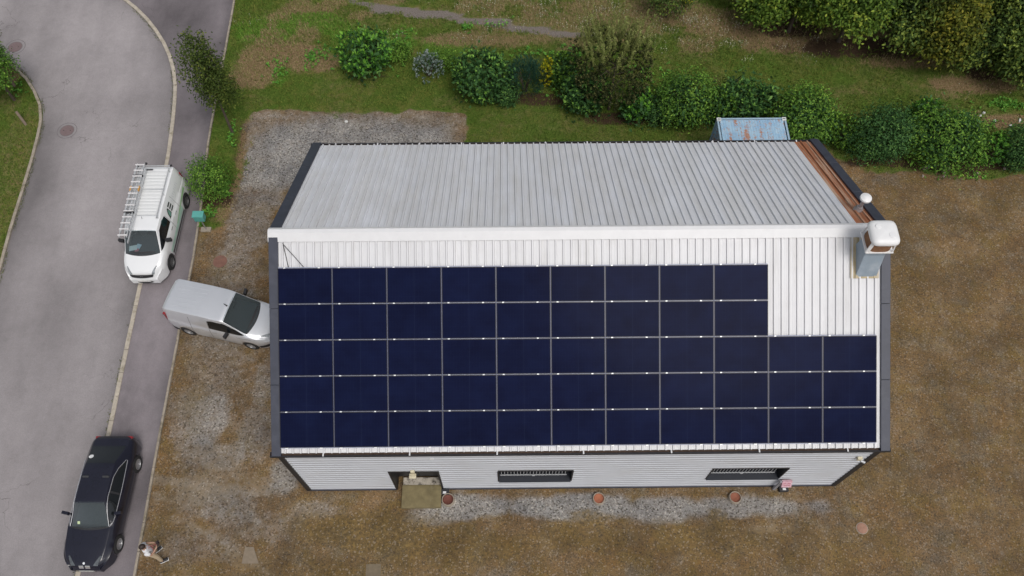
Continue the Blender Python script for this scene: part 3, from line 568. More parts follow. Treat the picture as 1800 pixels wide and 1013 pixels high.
m=MB(); m.lathe([(.40,1.45),(.435,1.455),(.445,1.49),(.435,1.55),(.395,1.61),(.31,1.645),(.2,1.66),(.0,1.67)],c=(0,.07,0),n=48,pw=5); dome=m.build('dome',whitep,e,True,ang=50)
for x,y in ((-.18,.22),(.17,-.10)):
    m=MB(); m.lathe([(.10,1.615),(.10,1.66),(.085,1.675),(.0,1.68)],c=(x,y,0),n=24); m.build('knob',whitep,dome,True)
m=MB(); p=on_front(1524,470,.1)-Vector((cx,cy,zr)); m.box(p,(.13,.13,.06),(slope_ang,0,.3)); m.build('access_plate',whitep,e,bevel=.01)
m=MB(); m.tube([p+Vector((.07,0,.02)),p+Vector((.25,.15,.1)),(.36,-.30,.1)],.012,6); m.build('wire',cab,e)
# ------------------------------------------------------------------ container
def contmat():
    m,nt,nd,lk,P=newmat('container_blue'); v=objco(nt); a=noise(nt,v,2.2,7,.7); f=noise(nt,v,14,6,.75); mp=nd.new('ShaderNodeMapping'); mp.inputs['Scale'].default_value=(2.4,.35,1); tc=nd.new('ShaderNodeTexCoord'); lk.new(tc.outputs['Object'],mp.inputs[0]); st=noise(nt,mp.outputs[0],1.7,6,.7)
    c=ramp(nt,a,[(.3,(.19,.36,.55)),(.5,(.30,.46,.60)),(.7,(.40,.54,.64))]); 
    k=mth(nt,'ADD',mth(nt,'MULTIPLY',f,.5),mth(nt,'MULTIPLY',st,.5)); c=mixc(nt,ramp(nt,k,[(.505,0.),(.55,1.)]),c,(.38,.19,.12)); c=mixc(nt,ramp(nt,noise(nt,v,5,5,.7),[(.62,0.),(.75,.7)]),c,(.12,.23,.42))
    lk.new(c,P.inputs['Base Color']); P.inputs['Roughness'].default_value=.55; lk.new(bump(nt,f,.2,.01),P.inputs['Normal']); return m
cm=contmat(); cw=(16.79,19.80,13.11,15.55,2.59)
e=empty('shipping_container',((cw[0]+cw[1])/2,(cw[2]+cw[3])/2,0)); tag(e,'light blue short container with a rust stained roof behind the warehouse','container')
hx,hy=(cw[1]-cw[0])/2,(cw[3]-cw[2])/2
m=MB(); xsn=[];n=24
P=[]
for i in range(n*4+1):
    x=-hx+.12+(2*hx-.24)*i/(n*4); z=2.535+(.007 if (i%4) in (1,2) else 0)
    P.append([(x,-hy+.1,z),(x,hy-.1,z)])
m.grid(P,True); m.build('roof_panel',cm,e)
m=MB()
for sx in (-1,1):
    P=[]
    for i in range(45):
        y=-hy+.1+(2*hy-.2)*i/44; o_=.04 if (i%4) in (1,2) else 0; P.append([(sx*(hx-.03-o_),y,.15),(sx*(hx-.03-o_),y,2.5)])
    m.grid(P,sx<0)
for sy in (-1,1):
    P=[]
    for i in range(57):
        x=-hx+.1+(2*hx-.2)*i/56; o_=.04 if (i%4) in (1,2) else 0; P.append([(x,sy*(hy-.03-o_),.15),(x,sy*(hy-.03-o_),2.5)])
    m.grid(P,sy>0)
m.build('side_panel',cm,e)
m=MB()
for sx in (-1,1):
    for sy in (-1,1): m.bbox((sx*hx,sy*hy,.12),(sx*(hx-.12),sy*(hy-.12),2.46))
    m.bbox((sx*hx,-hy+.18,2.46),(sx*(hx-.08),hy-.18,2.56)); m.bbox((sx*hx,-hy+.18,.0),(sx*(hx-.08),hy-.18,.14))
for sy in (-1,1): m.bbox((-hx+.18,sy*hy,2.46),(hx-.18,sy*(hy-.08),2.56)); m.bbox((-hx+.18,sy*hy,.0),(hx-.18,sy*(hy-.08),.14))
m.build('frame',simple('container_frame_blue',(.30,.42,.52),.55,0,.15,4,col2=(.3,.17,.1),c2lo=.62,c2hi=.75),e)
cast=simple('corner_casting',(.62,.64,.63),.6,0,.15,9)
for sx in (-1,1):
    for sy in (-1,1):
        m=MB(); m.bbox((sx*(hx+.004),sy*(hy+.004),2.465),(sx*(hx-.176),sy*(hy-.16),2.59)); cc=m.build('corner_casting',cast,e,bevel=.006)
        m=MB(); 
        for dx in (-.032,.032): m.box((sx*(hx-.088)+dx,sy*(hy-.08),2.592),(.045,.05,.006)); 
        m.build('hole',M['dark'],cc)
# ------------------------------------------------------------------ vehicles
tyre=simple('tyre_rubber',(.02,.02,.021),.8,0,.2,20); rimm=simple('alloy_rim',(.45,.45,.46),.35,.7,.08); rimd=simple('steel_rim_grey',(.16,.16,.165),.5,.5,.1)
blackpl=simple('black_plastic',(.022,.022,.025),.55,0,.15,10); interior=simple('car_interior',(.045,.046,.05),.8,0,.2,10)
redl=simple('red_lamp',(.25,.01,.015),.2,0,.1,coat=.6); headl=simple('headlamp_clear',(.30,.32,.335),.2,.1,.4,14,coat=.3); headd=simple('headlamp_dark',(.10,.11,.12),.2,.1,.4,14,coat=.3)
sideg=simple('tinted_glass',(.010,.012,.014),.06,0,.1,spec=.6); shieldg=glassmat('windscreen_glass',(.62,.74,.77),.02,.22)
def sm(f,xs_,k):
    y=np.array([f(x) for x in xs_]); 
    ke=np.ones(k)/k; p=k//2; yy=np.pad(y,p,mode='edge'); return np.convolve(yy,ke,'valid')[:len(xs_)]
class Shell:
    def __init__(s,sp):
        s.sp=sp; x0,x1=sp['x']; s.X=np.unique(np.concatenate([np.linspace(x0,x1,int((x1-x0)/.045)),np.array(sp['ws'])])); X=s.X
        g=lambda key,k=5: sm(lambda x:np.interp(x,*zip(*sp[key])),X,k)
        s.wl=g('wlow');s.wm=g('wmax');s.wb=g('wbelt');s.zb=g('zbelt');s.wt=g('wtop');s.zt=g('ztop',3);s.zw=np.full(len(X),sp['zw'])
        s.z0=np.interp(X,*zip(*sp['zbot']))
        for xa in sp['axles']:
            R=sp['arch']; d=np.abs(X-xa); s.z0=np.where(d<R,np.maximum(s.z0,sp['wr']+np.sqrt(np.maximum(R*R-d*d,0))-.02),s.z0)
        s.crown=sp.get('crown',.05); s.sec=[s.section(i) for i in range(len(X))]
    def section(s,i):
        z0,zw,zb,zt=s.z0[i],s.zw[i],s.zb[i],s.zt[i]; wl,wm,wb,wt=s.wl[i],s.wm[i],s.wb[i],s.wt[i]
        cr=s.crown*min(1,wt/.6); ze=zt-cr; zb=min(zb,ze); pts=[(wl,z0),(wm*.985,max(z0+.02,.30)),(wm,max(z0+.05,zw)),(wm*.99,max(z0+.08,(zw+zb)/2+.04)),(wb+.6*(wm*.985-wb)*0+ .012,max(z0+.10,zb-.015)),(wb,max(z0+.11,zb))]
        if pts[4][1]>pts[5][1]: pts[4]=(pts[4][0],pts[5][1])
        for t in (.25,.5,.75,.93):
            bow=.018*math.sin(math.pi*t)*min(1,(ze-zb)/.3); pts.append((wb+(wt-wb)*t+bow,zb+(ze-zb)*t))
        rr=min(.05,(wt*.1)); pts+= [(wt-.004,ze+.004),(wt-.02,ze+cr*.18)]
        for t in (.88,.7,.45,.2,0): pts.append((wt*t,zt-cr*(t**2)*.85))
        return pts
    def top(s,x,y,off=.004):
        i=np.interp(x,s.X,np.arange(len(s.X))); wt=np.interp(x,s.X,s.wt); zt=np.interp(x,s.X,s.zt); cr=s.crown*min(1,wt/.6); t=min(abs(y)/wt,.985)
        return (x,y,zt-cr*t*t*.85+off)
    def side(s,x,z,sgn,off=.004):
        j=np.searchsorted(s.X,x); j=min(max(j,1),len(s.X)-1); a=(x-s.X[j-1])/(s.X[j]-s.X[j-1])
        def w(k):
            P=s.sec[k][:11]; return np.interp(z,[p[1] for p in P],[p[0] for p in P])
        return (x,sgn*((1-a)*w(j-1)+a*w(j)+off),z)
    def build(s,mat,parent):
        m=MB(); rows=[]
        for x,P in zip(s.X,s.sec):
            full=[(x,p[0],p[1]) for p in P]+[(x,-p[0],p[1]) for p in reversed(P[:-1])]; rows.append(full)
        nb=len(m.v); n=len(rows[0]); h=len(s.sec[0])
        for r in rows: m.v+=r
        ws=s.sp['ws']; 
        for i in range(len(rows)-1):
            xm=(s.X[i]+s.X[i+1])/2
            for j in range(n-1):
                if ws[0]<xm<ws[1] and 11<=j<=n-13: continue
                m.f.append((i*n+j,(i+1)*n+j,(i+1)*n+j+1,i*n+j+1))
        m.f.append(tuple(range(n))); m.f.append(tuple((len(rows)-1)*n+k for k in reversed(range(n))))
        return m.build('body',mat,parent,smooth=True,ang=32)
    def toppatch(s,xa,xb,ya,yb,nx=10,ny=8,off=.005,bow=0):   # ya,yb functions of x or consts
        fa=ya if callable(ya) else (lambda x:ya); fb=yb if callable(yb) else (lambda x:yb); m=MB()
        m.grid([[s.top(x+bow*(x-xa)/(xb-xa)*(1-(2*k/ny-1)**2),fa(x)+(fb(x)-fa(x))*k/ny,off) for k in range(ny+1)] for x in np.linspace(xa,xb,nx+1)]); return m
    def sidepatch(s,xa,xb,za,zb,sgn,nx=14,nz=3,off=.004):
        m=MB(); m.grid([[s.side(x,za(x)+(zb(x)-za(x))*k/nz,sgn,off) for k in range(nz+1)] for x in np.linspace(xa,xb,nx+1)],sgn<0); return m
def lin(*pts): X,Z=zip(*pts); return lambda x: float(np.interp(x,X,Z))
_wh={}
def wheel(parent,x,y,r,w,sgn,rim,spokes):
    key=(r,w,sgn,rim.name,spokes)
    if key not in _wh:
        m=MB(); m.lathe([(r*.62,-w/2),(r*.9,-w/2),(r,-w/2+.03),(r,w/2-.03),(r*.9,w/2),(r*.62,w/2)],n=36,axis='Y',cap=False); 
        t=m.build('tyre',tyre,None,True)
        m=MB(); yo=sgn*(w/2-.03); m.lathe([(r*.63,yo+sgn*.025),(r*.55,yo+sgn*.03),(r*.53,yo-sgn*.04),(r*.2,yo-sgn*.045)],n=36,axis='Y',cap=False); m.lathe([(0,yo-sgn*.01),(r*.17,yo-sgn*.012),(r*.17,yo-sgn*.05)],n=16,axis='Y')
        for k in range(spokes):
            a=2*math.pi*k/spokes; m.box((math.cos(a)*r*.36,yo-sgn*.02,math.sin(a)*r*.36),(r*.46,.03,.038 if spokes>5 else .07),(0,-a,0))
        rm=m.build('rim',rim,None,False); m=MB(); m.lathe([(0,yo-sgn*.05),(r*.5,yo-sgn*.052)],n=24,axis='Y'); hb=m.build('hub_disc',blackpl,None)
        _wh[key]=(t.data,rm.data,hb.data)
        for q in (t,rm,hb): bpy.data.objects.remove(q)
    d=_wh[key]; e=bpy.data.objects.new('wheel',None); link(e,parent); e.location=(x,y,r); e.empty_display_size=.2
    for nm,me in zip(('tyre','rim','hub_disc'),d): link(bpy.data.objects.new(nm,me),e)
def common(S,e,spokes,rim,ww=.215):
    sp=S.sp; r=sp['wr']
    for xa in sp['axles']:
        for sg in (-1,1): wheel(e,xa,sg*(sp['track']),r,ww,sg,rim,spokes)
    m=MB(); x0,x1=sp['x']; m.bbox((x0+.15,-.58,.16),(x1-.15,.58,.62)); m.build('underbody',blackpl,e)
    c,rf=sp['cowl'],sp['rooff']
    m=MB(); zc=float(np.interp(c,S.X,S.zt)); wi=float(np.interp(c,S.X,S.wt))-.06
    m.bbox((min(c,rf)-.25,-wi,zc-.30),(c+.06,wi,zc-.10)); 
    ds=m.build('dashboard',interior,e,bevel=.03)
    m=MB(); m.lathe([(.17,-.012),(.19,0),(.17,.012)],n=24); sw=m.build('steering_wheel',blackpl,e); sw.location=(rf-.15+.0,.37,zc-.05); sw.rotation_euler=(0,math.radians(-60),0)
    for sg in (-1,1):
        m=MB(); m.box((rf-.55,sg*.37,zc-.30),(.5,.48,.14)); m.box((rf-.85,sg*.37,zc-.0),(.14,.46,.60),(0,-.2,0)); m.box((rf-.93,sg*.37,zc+.38),(.08,.26,.18)); m.build('seat',interior,e,bevel=.04)
    m=MB(); m.bbox((rf-1.5,-wi-.02,.62),(c-.1,wi+.02,.66)); m.build('floor',interior,e)
def mirror(e,S,x,z,mat,reach=.22):
    for sg in (-1,1):
        p=S.side(x,z,sg,0); m=MB(); m.box((p[0]-.02,p[1]+sg*reach*.75,p[2]+.05),(.11,.24,.17),(0,0,sg*.18)); m.tube([p,(p[0],p[1]+sg*.10,p[2]+.02)],.03,8); m.build('mirror',mat,e,bevel=.025)
def sub(m,name,mat,parent,**k): return m.build(name,mat,parent,**k)
# ---- white van
vw=simple('white_paint',(.80,.81,.82),.25,0,.02,2,coat=.6)
v=empty('parked_van',(0,0,0)); tag(v,'white panel van with a ladder and rack on its roof, half on the pavement','van')
sp=dict(x=(-2.42,2.48),axles=(-1.60,1.52),arch=.39,wr=.325,track=.80,zw=.62,crown=.055,ws=(.84,1.50),cowl=1.50,rooff=.84,
 wlow=[(-2.42,.80),(-2.3,.86),(1.8,.86),(2.15,.78),(2.48,.56)],wmax=[(-2.42,.84),(-2.3,.90),(-1,.915),(1.5,.915),(1.95,.87),(2.2,.76),(2.48,.58)],
 zbot=[(-2.42,.36),(-2.2,.22),(2.1,.2),(2.48,.26)],
 wbelt=[(-2.42,.81),(-2.3,.865),(0,.875),(1.3,.86),(1.9,.80),(2.15,.70),(2.48,.54)],zbelt=[(-2.42,1.05),(1.3,1.10),(1.7,1.02),(2.1,.90),(2.3,.72),(2.48,.50)],
 wtop=[(-2.42,.70),(-2.3,.74),(.5,.72),(.84,.68),(1.50,.76),(1.95,.68),(2.2,.60),(2.48,.46)],
 ztop=[(-2.42,1.76),(-2.3,1.82),(0,1.845),(.74,1.81),(.84,1.78),(1.50,1.19),(1.6,1.155),(1.98,1.045),(2.22,.955),(2.32,.90),(2.41,.72),(2.48,.52)])
S=Shell(sp); S.build(vw,v); common(S,v,5,rimd)
wsm=S.toppatch(.82,1.52,lambda x:-np.interp(x,(.82,1.52),(.645,.735)),lambda x:np.interp(x,(.82,1.52),(.645,.735)),10,10,.004,bow=.10).build('windscreen',shieldg,v,smooth=True)
S.toppatch(1.49,1.54,-.735,.735,2,10,.003,bow=.14).build('cowl_strip',blackpl,v,smooth=True)
for sg in (-1,1):
    S.sidepatch(.04,1.45,lin((.04,1.18),(1.45,1.15)),lin((.04,1.62),(.3,1.68),(.75,1.64),(1.15,1.38),(1.45,1.16)),sg,16,4).build('side_window',sideg,v,smooth=True)
    S.sidepatch(-1.1,1.1,lin((-1.1,.36),(1.1,.36)),lin((-1.1,.46),(1.1,.46)),sg,10,2,.018).build('side_moulding',blackpl,v)
    S.toppatch(2.06,2.36,(lambda x,sg=sg:sg*np.interp(x,(2.06,2.36),(.60,.40))),(lambda x,sg=sg:sg*np.interp(x,(2.06,2.36),(.64,.53))),8,4,.008).build('headlight',headl,v,smooth=True)
    for xx in (.25,-.55): S.sidepatch(xx-.10,xx+.10,lin((0,.98),(1,.98)),lin((0,1.01),(1,1.01)),sg,4,1,.02).build('door_handle',blackpl,v)
    for xx in (.0,-.98): S.sidepatch(xx-.006,xx+.006,lin((0,.5),(1,.5)),lin((0,1.60),(1,1.60)),sg,1,8,.003).build('panel_gap',blackpl,v)
    m=MB(); m.bbox((-2.435,sg*.84,.95),(-2.36,sg*.74,1.35)); m.build('tail_light',redl,v,bevel=.02)
m=MB(); P=[]
for t in np.linspace(-1,1,13): P.append([(2.425+.0-.04*abs(t)**2,t*.50,.83+.012*(1-abs(t))),(2.485-.05*abs(t)**2,t*.44,.71-.0)])
m.sheet(P,.02); m.build('grille',blackpl,v); m=MB(); m.lathe([(0,0),(.06,0),(.06,.012)],n=20,fx=.6,fy=1.5); b_=m.build('badge',simple('badge_silver',(.7,.7,.72),.3,.5),v); b_.location=(2.465,0,.765); b_.rotation_euler=(0,1.25,0)
m=MB(); P=[[(2.495-.10*t*t,t*.52,.42),(2.505-.10*t*t,t*.52,.33)] for t in np.linspace(-1,1,13)]; m.sheet(P,.02); m.build('lower_grille',blackpl,v)
m=MB(); m.box((2.51,0,.50),(.02,.52,.11)); m.build('number_plate',simple('plate_white',(.7,.7,.68),.4),v)
mirror(v,S,.98,1.17,blackpl)
# ribbed roof deck between the rails
deck=MB(); n=13; P=[]
for i in range(n*4+1):
    x=-2.12+(2.22)*i/(n*4); h=.018 if (i%4) in (1,2,3) else .0; P.append([(x,y,S.top(x,y,0)[2]+.012+h) for y in np.linspace(-.60,.56,7)])
deck.grid(P); deck.build('roof_deck',simple('white_roof_deck',(.72,.73,.73),.45,0,.03),v)
m=MB(); m.box((-2.2,-.25,1.865),(.05,.34,.02)); m.build('brake_light',blackpl,v)
alu=simple('aluminium',(.58,.59,.60),.35,.4,.12,9)
for sg in (-1,1):
    m=MB(); m.tube([(-2.3,sg*.66,1.95),(.35,sg*.66,1.95)],.022,8)
    for xx in (-2.1,-.9,.25): m.tube([(xx,sg*.66,1.78),(xx,sg*.66,1.95)],.02,6)
    m.build('rack_rail',alu,v)
m=MB()
for xx in (-2.33,-2.25): m.tube([(xx,-.70,1.965),(xx,.70,1.965)],.018,8)
for xx in (-1.1,.2): m.tube([(xx,-.70,1.965),(xx,.70,1.965)],.012,8)
m.build('rack_crossbar',alu,v)
for sg in (-1,1): MB().tube([(-2.32,sg*.70,1.965),(-2.32,sg*.76,1.965)],.045,10).build('end_cap',blackpl,v)
m=MB(); m.tube([(.05+.25,.0,1.84),(.24,.0,1.93)],.008,6); m.build('aerial',blackpl,v)
# livery on the van's left side (+y local): triangular green A, bars of the E, pale lettering, green band
logo_b=simple('livery_black',(.012,.018,.018),.4); logo_g=simple('livery_green',(.16,.34,.27),.4); band=simple('livery_pale_green',(.42,.62,.52),.35,0,.12,2); band2=simple('livery_leaf_green',(.30,.52,.26),.35); grey_t=simple('livery_grey',(.55,.57,.60),.4)
def spoly(pts,off):   # polygon in (x,z) mapped to the side
    m=MB(); m.add([S.side(x,z,1,off) for x,z in pts],[tuple(range(len(pts)))]); return m
A=[(-.02,1.60),(-.02,1.18),(-.26,1.12),(-.42,1.60)]
def fan(pts,off,nm,mt):
    # dense strips so that it follows the curved side
    zs=np.linspace(min(p[1] for p in pts),max(p[1] for p in pts),9); m=MB(); rows=[]
    for z in zs:
        xi=[]
        for a,b in zip(pts,pts[1:]+pts[:1]):
            if (a[1]-z)*(b[1]-z)<=1e-12 and abs(a[1]-b[1])>1e-9: xi.append(a[0]+(b[0]-a[0])*(z-a[1])/(b[1]-a[1]))
        if len(xi)>=2: rows.append([S.side(min(xi),z,1,off),S.side((min(xi)+max(xi))/2,z,1,off),S.side(max(xi),z,1,off)])
    m.grid(rows,False); return m.build(nm,mt,v)
fan([(-.10,1.20),(-.22,1.20),(-.40,1.22),(-.42,1.55),(-.36,1.57),(-.20,1.45)],.004,'logo_leaf_outline',logo_b)
fan([(-.17,1.245),(-.22,1.24),(-.36,1.26),(-.375,1.50),(-.34,1.505),(-.23,1.40)],.007,'logo_leaf',logo_g)
for k,zz in enumerate((1.50,1.37,1.23)):
    fan([(-.47,zz),(-.47,zz+.075),(-.72-.05*k*.3+.0,zz+.075),(-.74,zz)],.004,'logo_bar',logo_b)
random.seed(3)
for k,xx in enumerate(np.arange(-.86,-1.85,-.115)):
    h=.13; fan([(xx,1.36),(xx,1.36+h),(xx-.022,1.36+h),(xx-.022,1.36)],.004,'lettering',grey_t)
    fan([(xx-.05,1.36+(h*.8 if k%2 else 0)),(xx-.05,1.36+(h if k%2 else .025)),(xx-.01,1.36+(h if k%2 else .025)),(xx-.01,1.36+(h*.8 if k%2 else 0))],.0045,'lettering',grey_t)
S.sidepatch(-1.10,1.15,lin((-1.1,.50),(1.15,.50)),lin((-1.1,.80),(-.4,.70),(1.15,.64)),1,20,4,.004).build('green_band',band,v,smooth=True)
S.sidepatch(-1.95,-.2,lin((-1.95,.80),(-1.1,.76),(-.2,.66)),lin((-1.95,.95),(-1.1,.84),(-.2,.70)),1,16,2,.006).build('leaf_band',band2,v,smooth=True)
v.location=(-7.47,11.30,.045); v.rotation_euler=(0,math.radians(0),math.radians(-91.2))
v.rotation_euler=Euler((math.radians(2.9),0,math.radians(-91.2)))
bpy.context.view_layer.update(); VM=v.matrix_basis.copy()
def vpt(p): return VM@Vector(p)
# papers on the dashboard (things of their own)
pw_=[((1.28,-.48,1.12),(.24,.32),.2,(.80,.81,.80),'white sheet of paper lying on the dashboard behind the windscreen'),((1.20,-.28,1.10),(.24,.20),-.3,(.55,.66,.76),'pale blue sheet of paper on the van dashboard'),((1.38,-.30,1.115),(.14,.16),.1,(.62,.16,.20),'small red folder on the van dashboard')]
for c,d,a,cl,lb in pw_:
    m=MB(); m.box((0,0,0),(d[0],d[1],.008)); o=m.build('paper',simple('paper_'+str(len(bpy.data.materials)),cl,.7,0,.05)); o.matrix_basis=VM@Matrix.Translation((c[0],c[1],c[2]+.02))@Matrix.Rotation(a,4,'Z'); tag(o,lb,'paper')
# ladder
la=empty('ladder',(0,0,0)); tag(la,'long aluminium ladder strapped along one side of the white van roof','ladder')
a=Vector(at(247,292,2.12)); b=Vector(at(218,415,2.05)); dv=(b-a); Ld=dv.length; u=dv.normalized()
la.location=a; la.rotation_euler=(0,0,math.atan2(u.y,u.x)); 
m=MB(); 
for sg in (-1,1): m.bbox((-.12,sg*.15-.018,-.04),(Ld+.1,sg*.15+.018,.03)); 
m.build('side_rail',alu,la)
m=MB(); m.bbox((.1,.21,-.10),(Ld+.35,.245,-.03)); m.bbox((.1,-.23,-.10),(Ld-.2,-.195,-.03)); m.build('lower_side_rail',alu,la)
rg=simple('ladder_rung_bright',(.74,.72,.72),.35,.1,.06)
for k in range(13):
    x=-.04+(Ld+.06)*k/12; m=MB(); m.box((x,-.02,.035),(.055,.40,.035)); m.build('rung',rg,la,bevel=.006)
m=MB(); m.bbox((.2,-.02,-.09),(Ld-.1,.02,-.05)); m.build('brace',alu,la)
for x in (.50,Ld*.68): m=MB(); m.box((x,0,-.02),(.05,.42,.11)); m.build('strap',blackpl,la)
m=MB(); m.box((1.18,-.17,.0),(.24,.045,.09)); m.box((1.18,.17,.0),(.24,.045,.09)); m.build('orange_grip',simple('orange_plastic',(.65,.34,.08),.5),la)
MB().tube([(-.12,.19,-.0),(-.12,.25,-.0)],.05,12).build('foot',blackpl,la)
# ---- silver van
vs_=simple('silver_paint',(.74,.755,.785),.34,.55,.03,2,coat=.6)
v=empty('parked_van',(0,0,0)); tag(v,'plain silver panel van parked on the gravel, its nose under the roof edge','van')
sp=dict(x=(-2.10,2.30),axles=(-1.36,1.36),arch=.37,wr=.315,track=.785,zw=.60,crown=.055,ws=(.50,1.30),cowl=1.30,rooff=.50,
 wlow=[(-2.1,.74),(-1.95,.84),(1.6,.85),(2.0,.76),(2.3,.52)],wmax=[(-2.1,.76),(-1.98,.87),(-1,.91),(1.3,.91),(1.8,.87),(2.1,.73),(2.3,.55)],
 zbot=[(-2.1,.36),(-1.9,.24),(2.0,.2),(2.3,.28)],
 wbelt=[(-2.1,.74),(-1.98,.84),(0,.87),(1.1,.855),(1.75,.79),(2.05,.68),(2.3,.52)],zbelt=[(-2.1,1.05),(1.1,1.06),(1.5,1.0),(1.95,.90),(2.2,.72),(2.3,.5)],
 wtop=[(-2.1,.62),(-1.98,.70),(.2,.71),(.50,.68),(1.30,.76),(1.78,.66),(2.05,.56),(2.3,.44)],
 ztop=[(-2.1,1.70),(-1.98,1.79),(-.5,1.84),(.38,1.80),(.50,1.76),(1.30,1.16),(1.42,1.12),(1.78,1.02),(2.03,.93),(2.12,.88),(2.22,.72),(2.3,.55)])
S=Shell(sp); S.build(vs_,v); common(S,v,7,rimm)
S.toppatch(.47,1.31,lambda x:-np.interp(x,(.47,1.31),(.645,.735)),lambda x:np.interp(x,(.47,1.31),(.645,.735)),10,10,.004,bow=.12).build('windscreen',shieldg,v,smooth=True)
S.toppatch(1.29,1.34,-.73,.73,2,10,.003,bow=.15).build('cowl_strip',blackpl,v,smooth=True)
for sg in (-1,1):
    S.sidepatch(-.18,1.25,lin((-.14,1.16),(1.25,1.10)),lin((-.18,1.62),(.05,1.66),(.48,1.62),(.95,1.34),(1.25,1.11)),sg,16,4).build('side_window',sideg,v,smooth=True)
    S.sidepatch(.9,1.5,lin((.9,.92),(1.5,.9)),lin((.9,.93),(1.5,.91)),sg,4,1,.004).build('crease',blackpl,v)
    S.toppatch(1.85,2.12,(lambda x,sg=sg:sg*np.interp(x,(1.85,2.12),(.60,.36))),(lambda x,sg=sg:sg*np.interp(x,(1.85,2.12),(.64,.53))),8,4,.008).build('headlight',headl,v,smooth=True)
    for xx in (-.02,-.42): S.sidepatch(xx-.11,xx+.11,lin((0,.92),(1,.92)),lin((0,.96),(1,.96)),sg,5,2,.03).build('door_handle',simple('chrome_handle',(.8,.8,.82),.2,.3),v)
    for xx in (-.20,-1.0): S.sidepatch(xx-.006,xx+.006,lin((0,.45),(1,.45)),lin((0,1.62),(1,1.62)),sg,1,8,.003).build('panel_gap',blackpl,v)
    S.sidepatch(-2.02,-1.72,lin((-2.02,.36),(-1.72,.30)),lin((-2.02,.62),(-1.72,.44)),sg,5,2,.012).build('bumper_corner',blackpl,v)
    S.sidepatch(1.72,2.22,lin((1.72,.34),(2.22,.34)),lin((1.72,.50),(2.22,.58)),sg,6,2,.012).build('bumper_corner',blackpl,v)
    m=MB()
    for k in range(3):
        y=sg*(.12+.17*k); m.tube([(x,y,S.top(x,y,.002)[2]) for x in np.linspace(-1.75,-.5,10)],.008,5)
    m.build('roof_crease',vs_,v)
    m=MB(); m.bbox((-2.115,sg*.80,.9),(-2.02,sg*.70,1.45)); m.build('tail_light',redl,v,bevel=.02)
m=MB(); P=[[(2.25-.1*t*t,t*.45,.66),(2.29-.1*t*t,t*.45,.50)] for t in np.linspace(-1,1,9)]; m.sheet(P,.03); m.build('grille',blackpl,v)
m=MB(); m.tube([(.42,0,S.top(.42,0)[2]),(.32,0,S.top(.32,0)[2]+.12)],[.03,.012],8); m.build('aerial',blackpl,v)
mirror(v,S,.62,1.15,blackpl)
ha=math.atan2(-.67,2.63); cxy=Vector((-4.065,6.205)); nrm=Vector((-math.sin(ha),math.cos(ha)))
cxy=cxy+nrm*.88; v.location=(cxy.x,cxy.y,.01); v.rotation_euler=(0,0,ha)
# ---- black saloon
bp=simple('black_paint',(.012,.0125,.023),.22,0,.1,2,coat=.35,spec=.35)
v=empty('parked_car',(0,0,0)); tag(v,'black saloon car with chrome window trim parked half on the pavement','car')
sp=dict(x=(-2.36,2.40),axles=(-1.45,1.45),arch=.37,wr=.33,track=.785,zw=.55,crown=.045,ws=(.24,.96),cowl=.96,rooff=.24,
 wlow=[(-2.36,.62),(-2.2,.80),(1.8,.86),(2.1,.78),(2.4,.50)],wmax=[(-2.36,.66),(-2.25,.80),(-1.6,.90),(-.5,.905),(1.5,.905),(1.9,.86),(2.2,.72),(2.4,.50)],
 zbot=[(-2.36,.34),(-2.1,.2),(2.1,.18),(2.4,.26)],
 wbelt=[(-2.36,.62),(-2.25,.74),(-1.6,.80),(-.5,.835),(1.0,.83),(1.7,.79),(2.1,.68),(2.4,.46)],zbelt=[(-2.36,.80),(-2.2,.90),(-1.3,.965),(0,.95),(1.0,.92),(1.7,.83),(2.1,.72),(2.4,.48)],
 wtop=[(-2.36,.56),(-2.2,.66),(-2.0,.67),(-1.88,.655),(-1.25,.55),(-1.1,.55),(.24,.56),(.96,.70),(1.1,.72),(1.7,.68),(2.1,.58),(2.4,.40)],
 ztop=[(-2.36,.88),(-2.28,1.0),(-1.93,1.05),(-1.2,1.375),(-1.0,1.41),(-.3,1.43),(.15,1.415),(.24,1.395),(.96,.985),(1.1,.97),(1.7,.885),(2.15,.78),(2.28,.72),(2.36,.60),(2.4,.50)])
S=Shell(sp); S.build(bp,v); common(S,v,10,rimm)
S.toppatch(.21,.97,lambda x:-np.interp(x,(.21,.97),(.535,.675)),lambda x:np.interp(x,(.21,.97),(.535,.675)),10,10,.004,bow=.07).build('windscreen',shieldg,v,smooth=True)
S.toppatch(.96,1.01,-.68,.68,2,10,.004,bow=.10).build('cowl_strip',blackpl,v,smooth=True)
S.toppatch(-1.93,-1.20,lambda x:-np.interp(x,(-1.93,-1.2),(.63,.525)),lambda x:np.interp(x,(-1.93,-1.2),(.63,.525)),8,8,.004).build('rear_window',sideg,v,smooth=True)
m=MB(); 
for sg in (-1,1):
    m.tube([(1.02,sg*.02 if sg>0 else -.6,S.top(1.02,.02)[2]+.02),(1.0,sg*.02+.55 if sg>0 else -.05,S.top(.98,.4)[2]+.03)],.010,5)
m.build('wiper',blackpl,v)
chrome=simple('chrome_trim',(.72,.72,.74),.15,.8,.03)
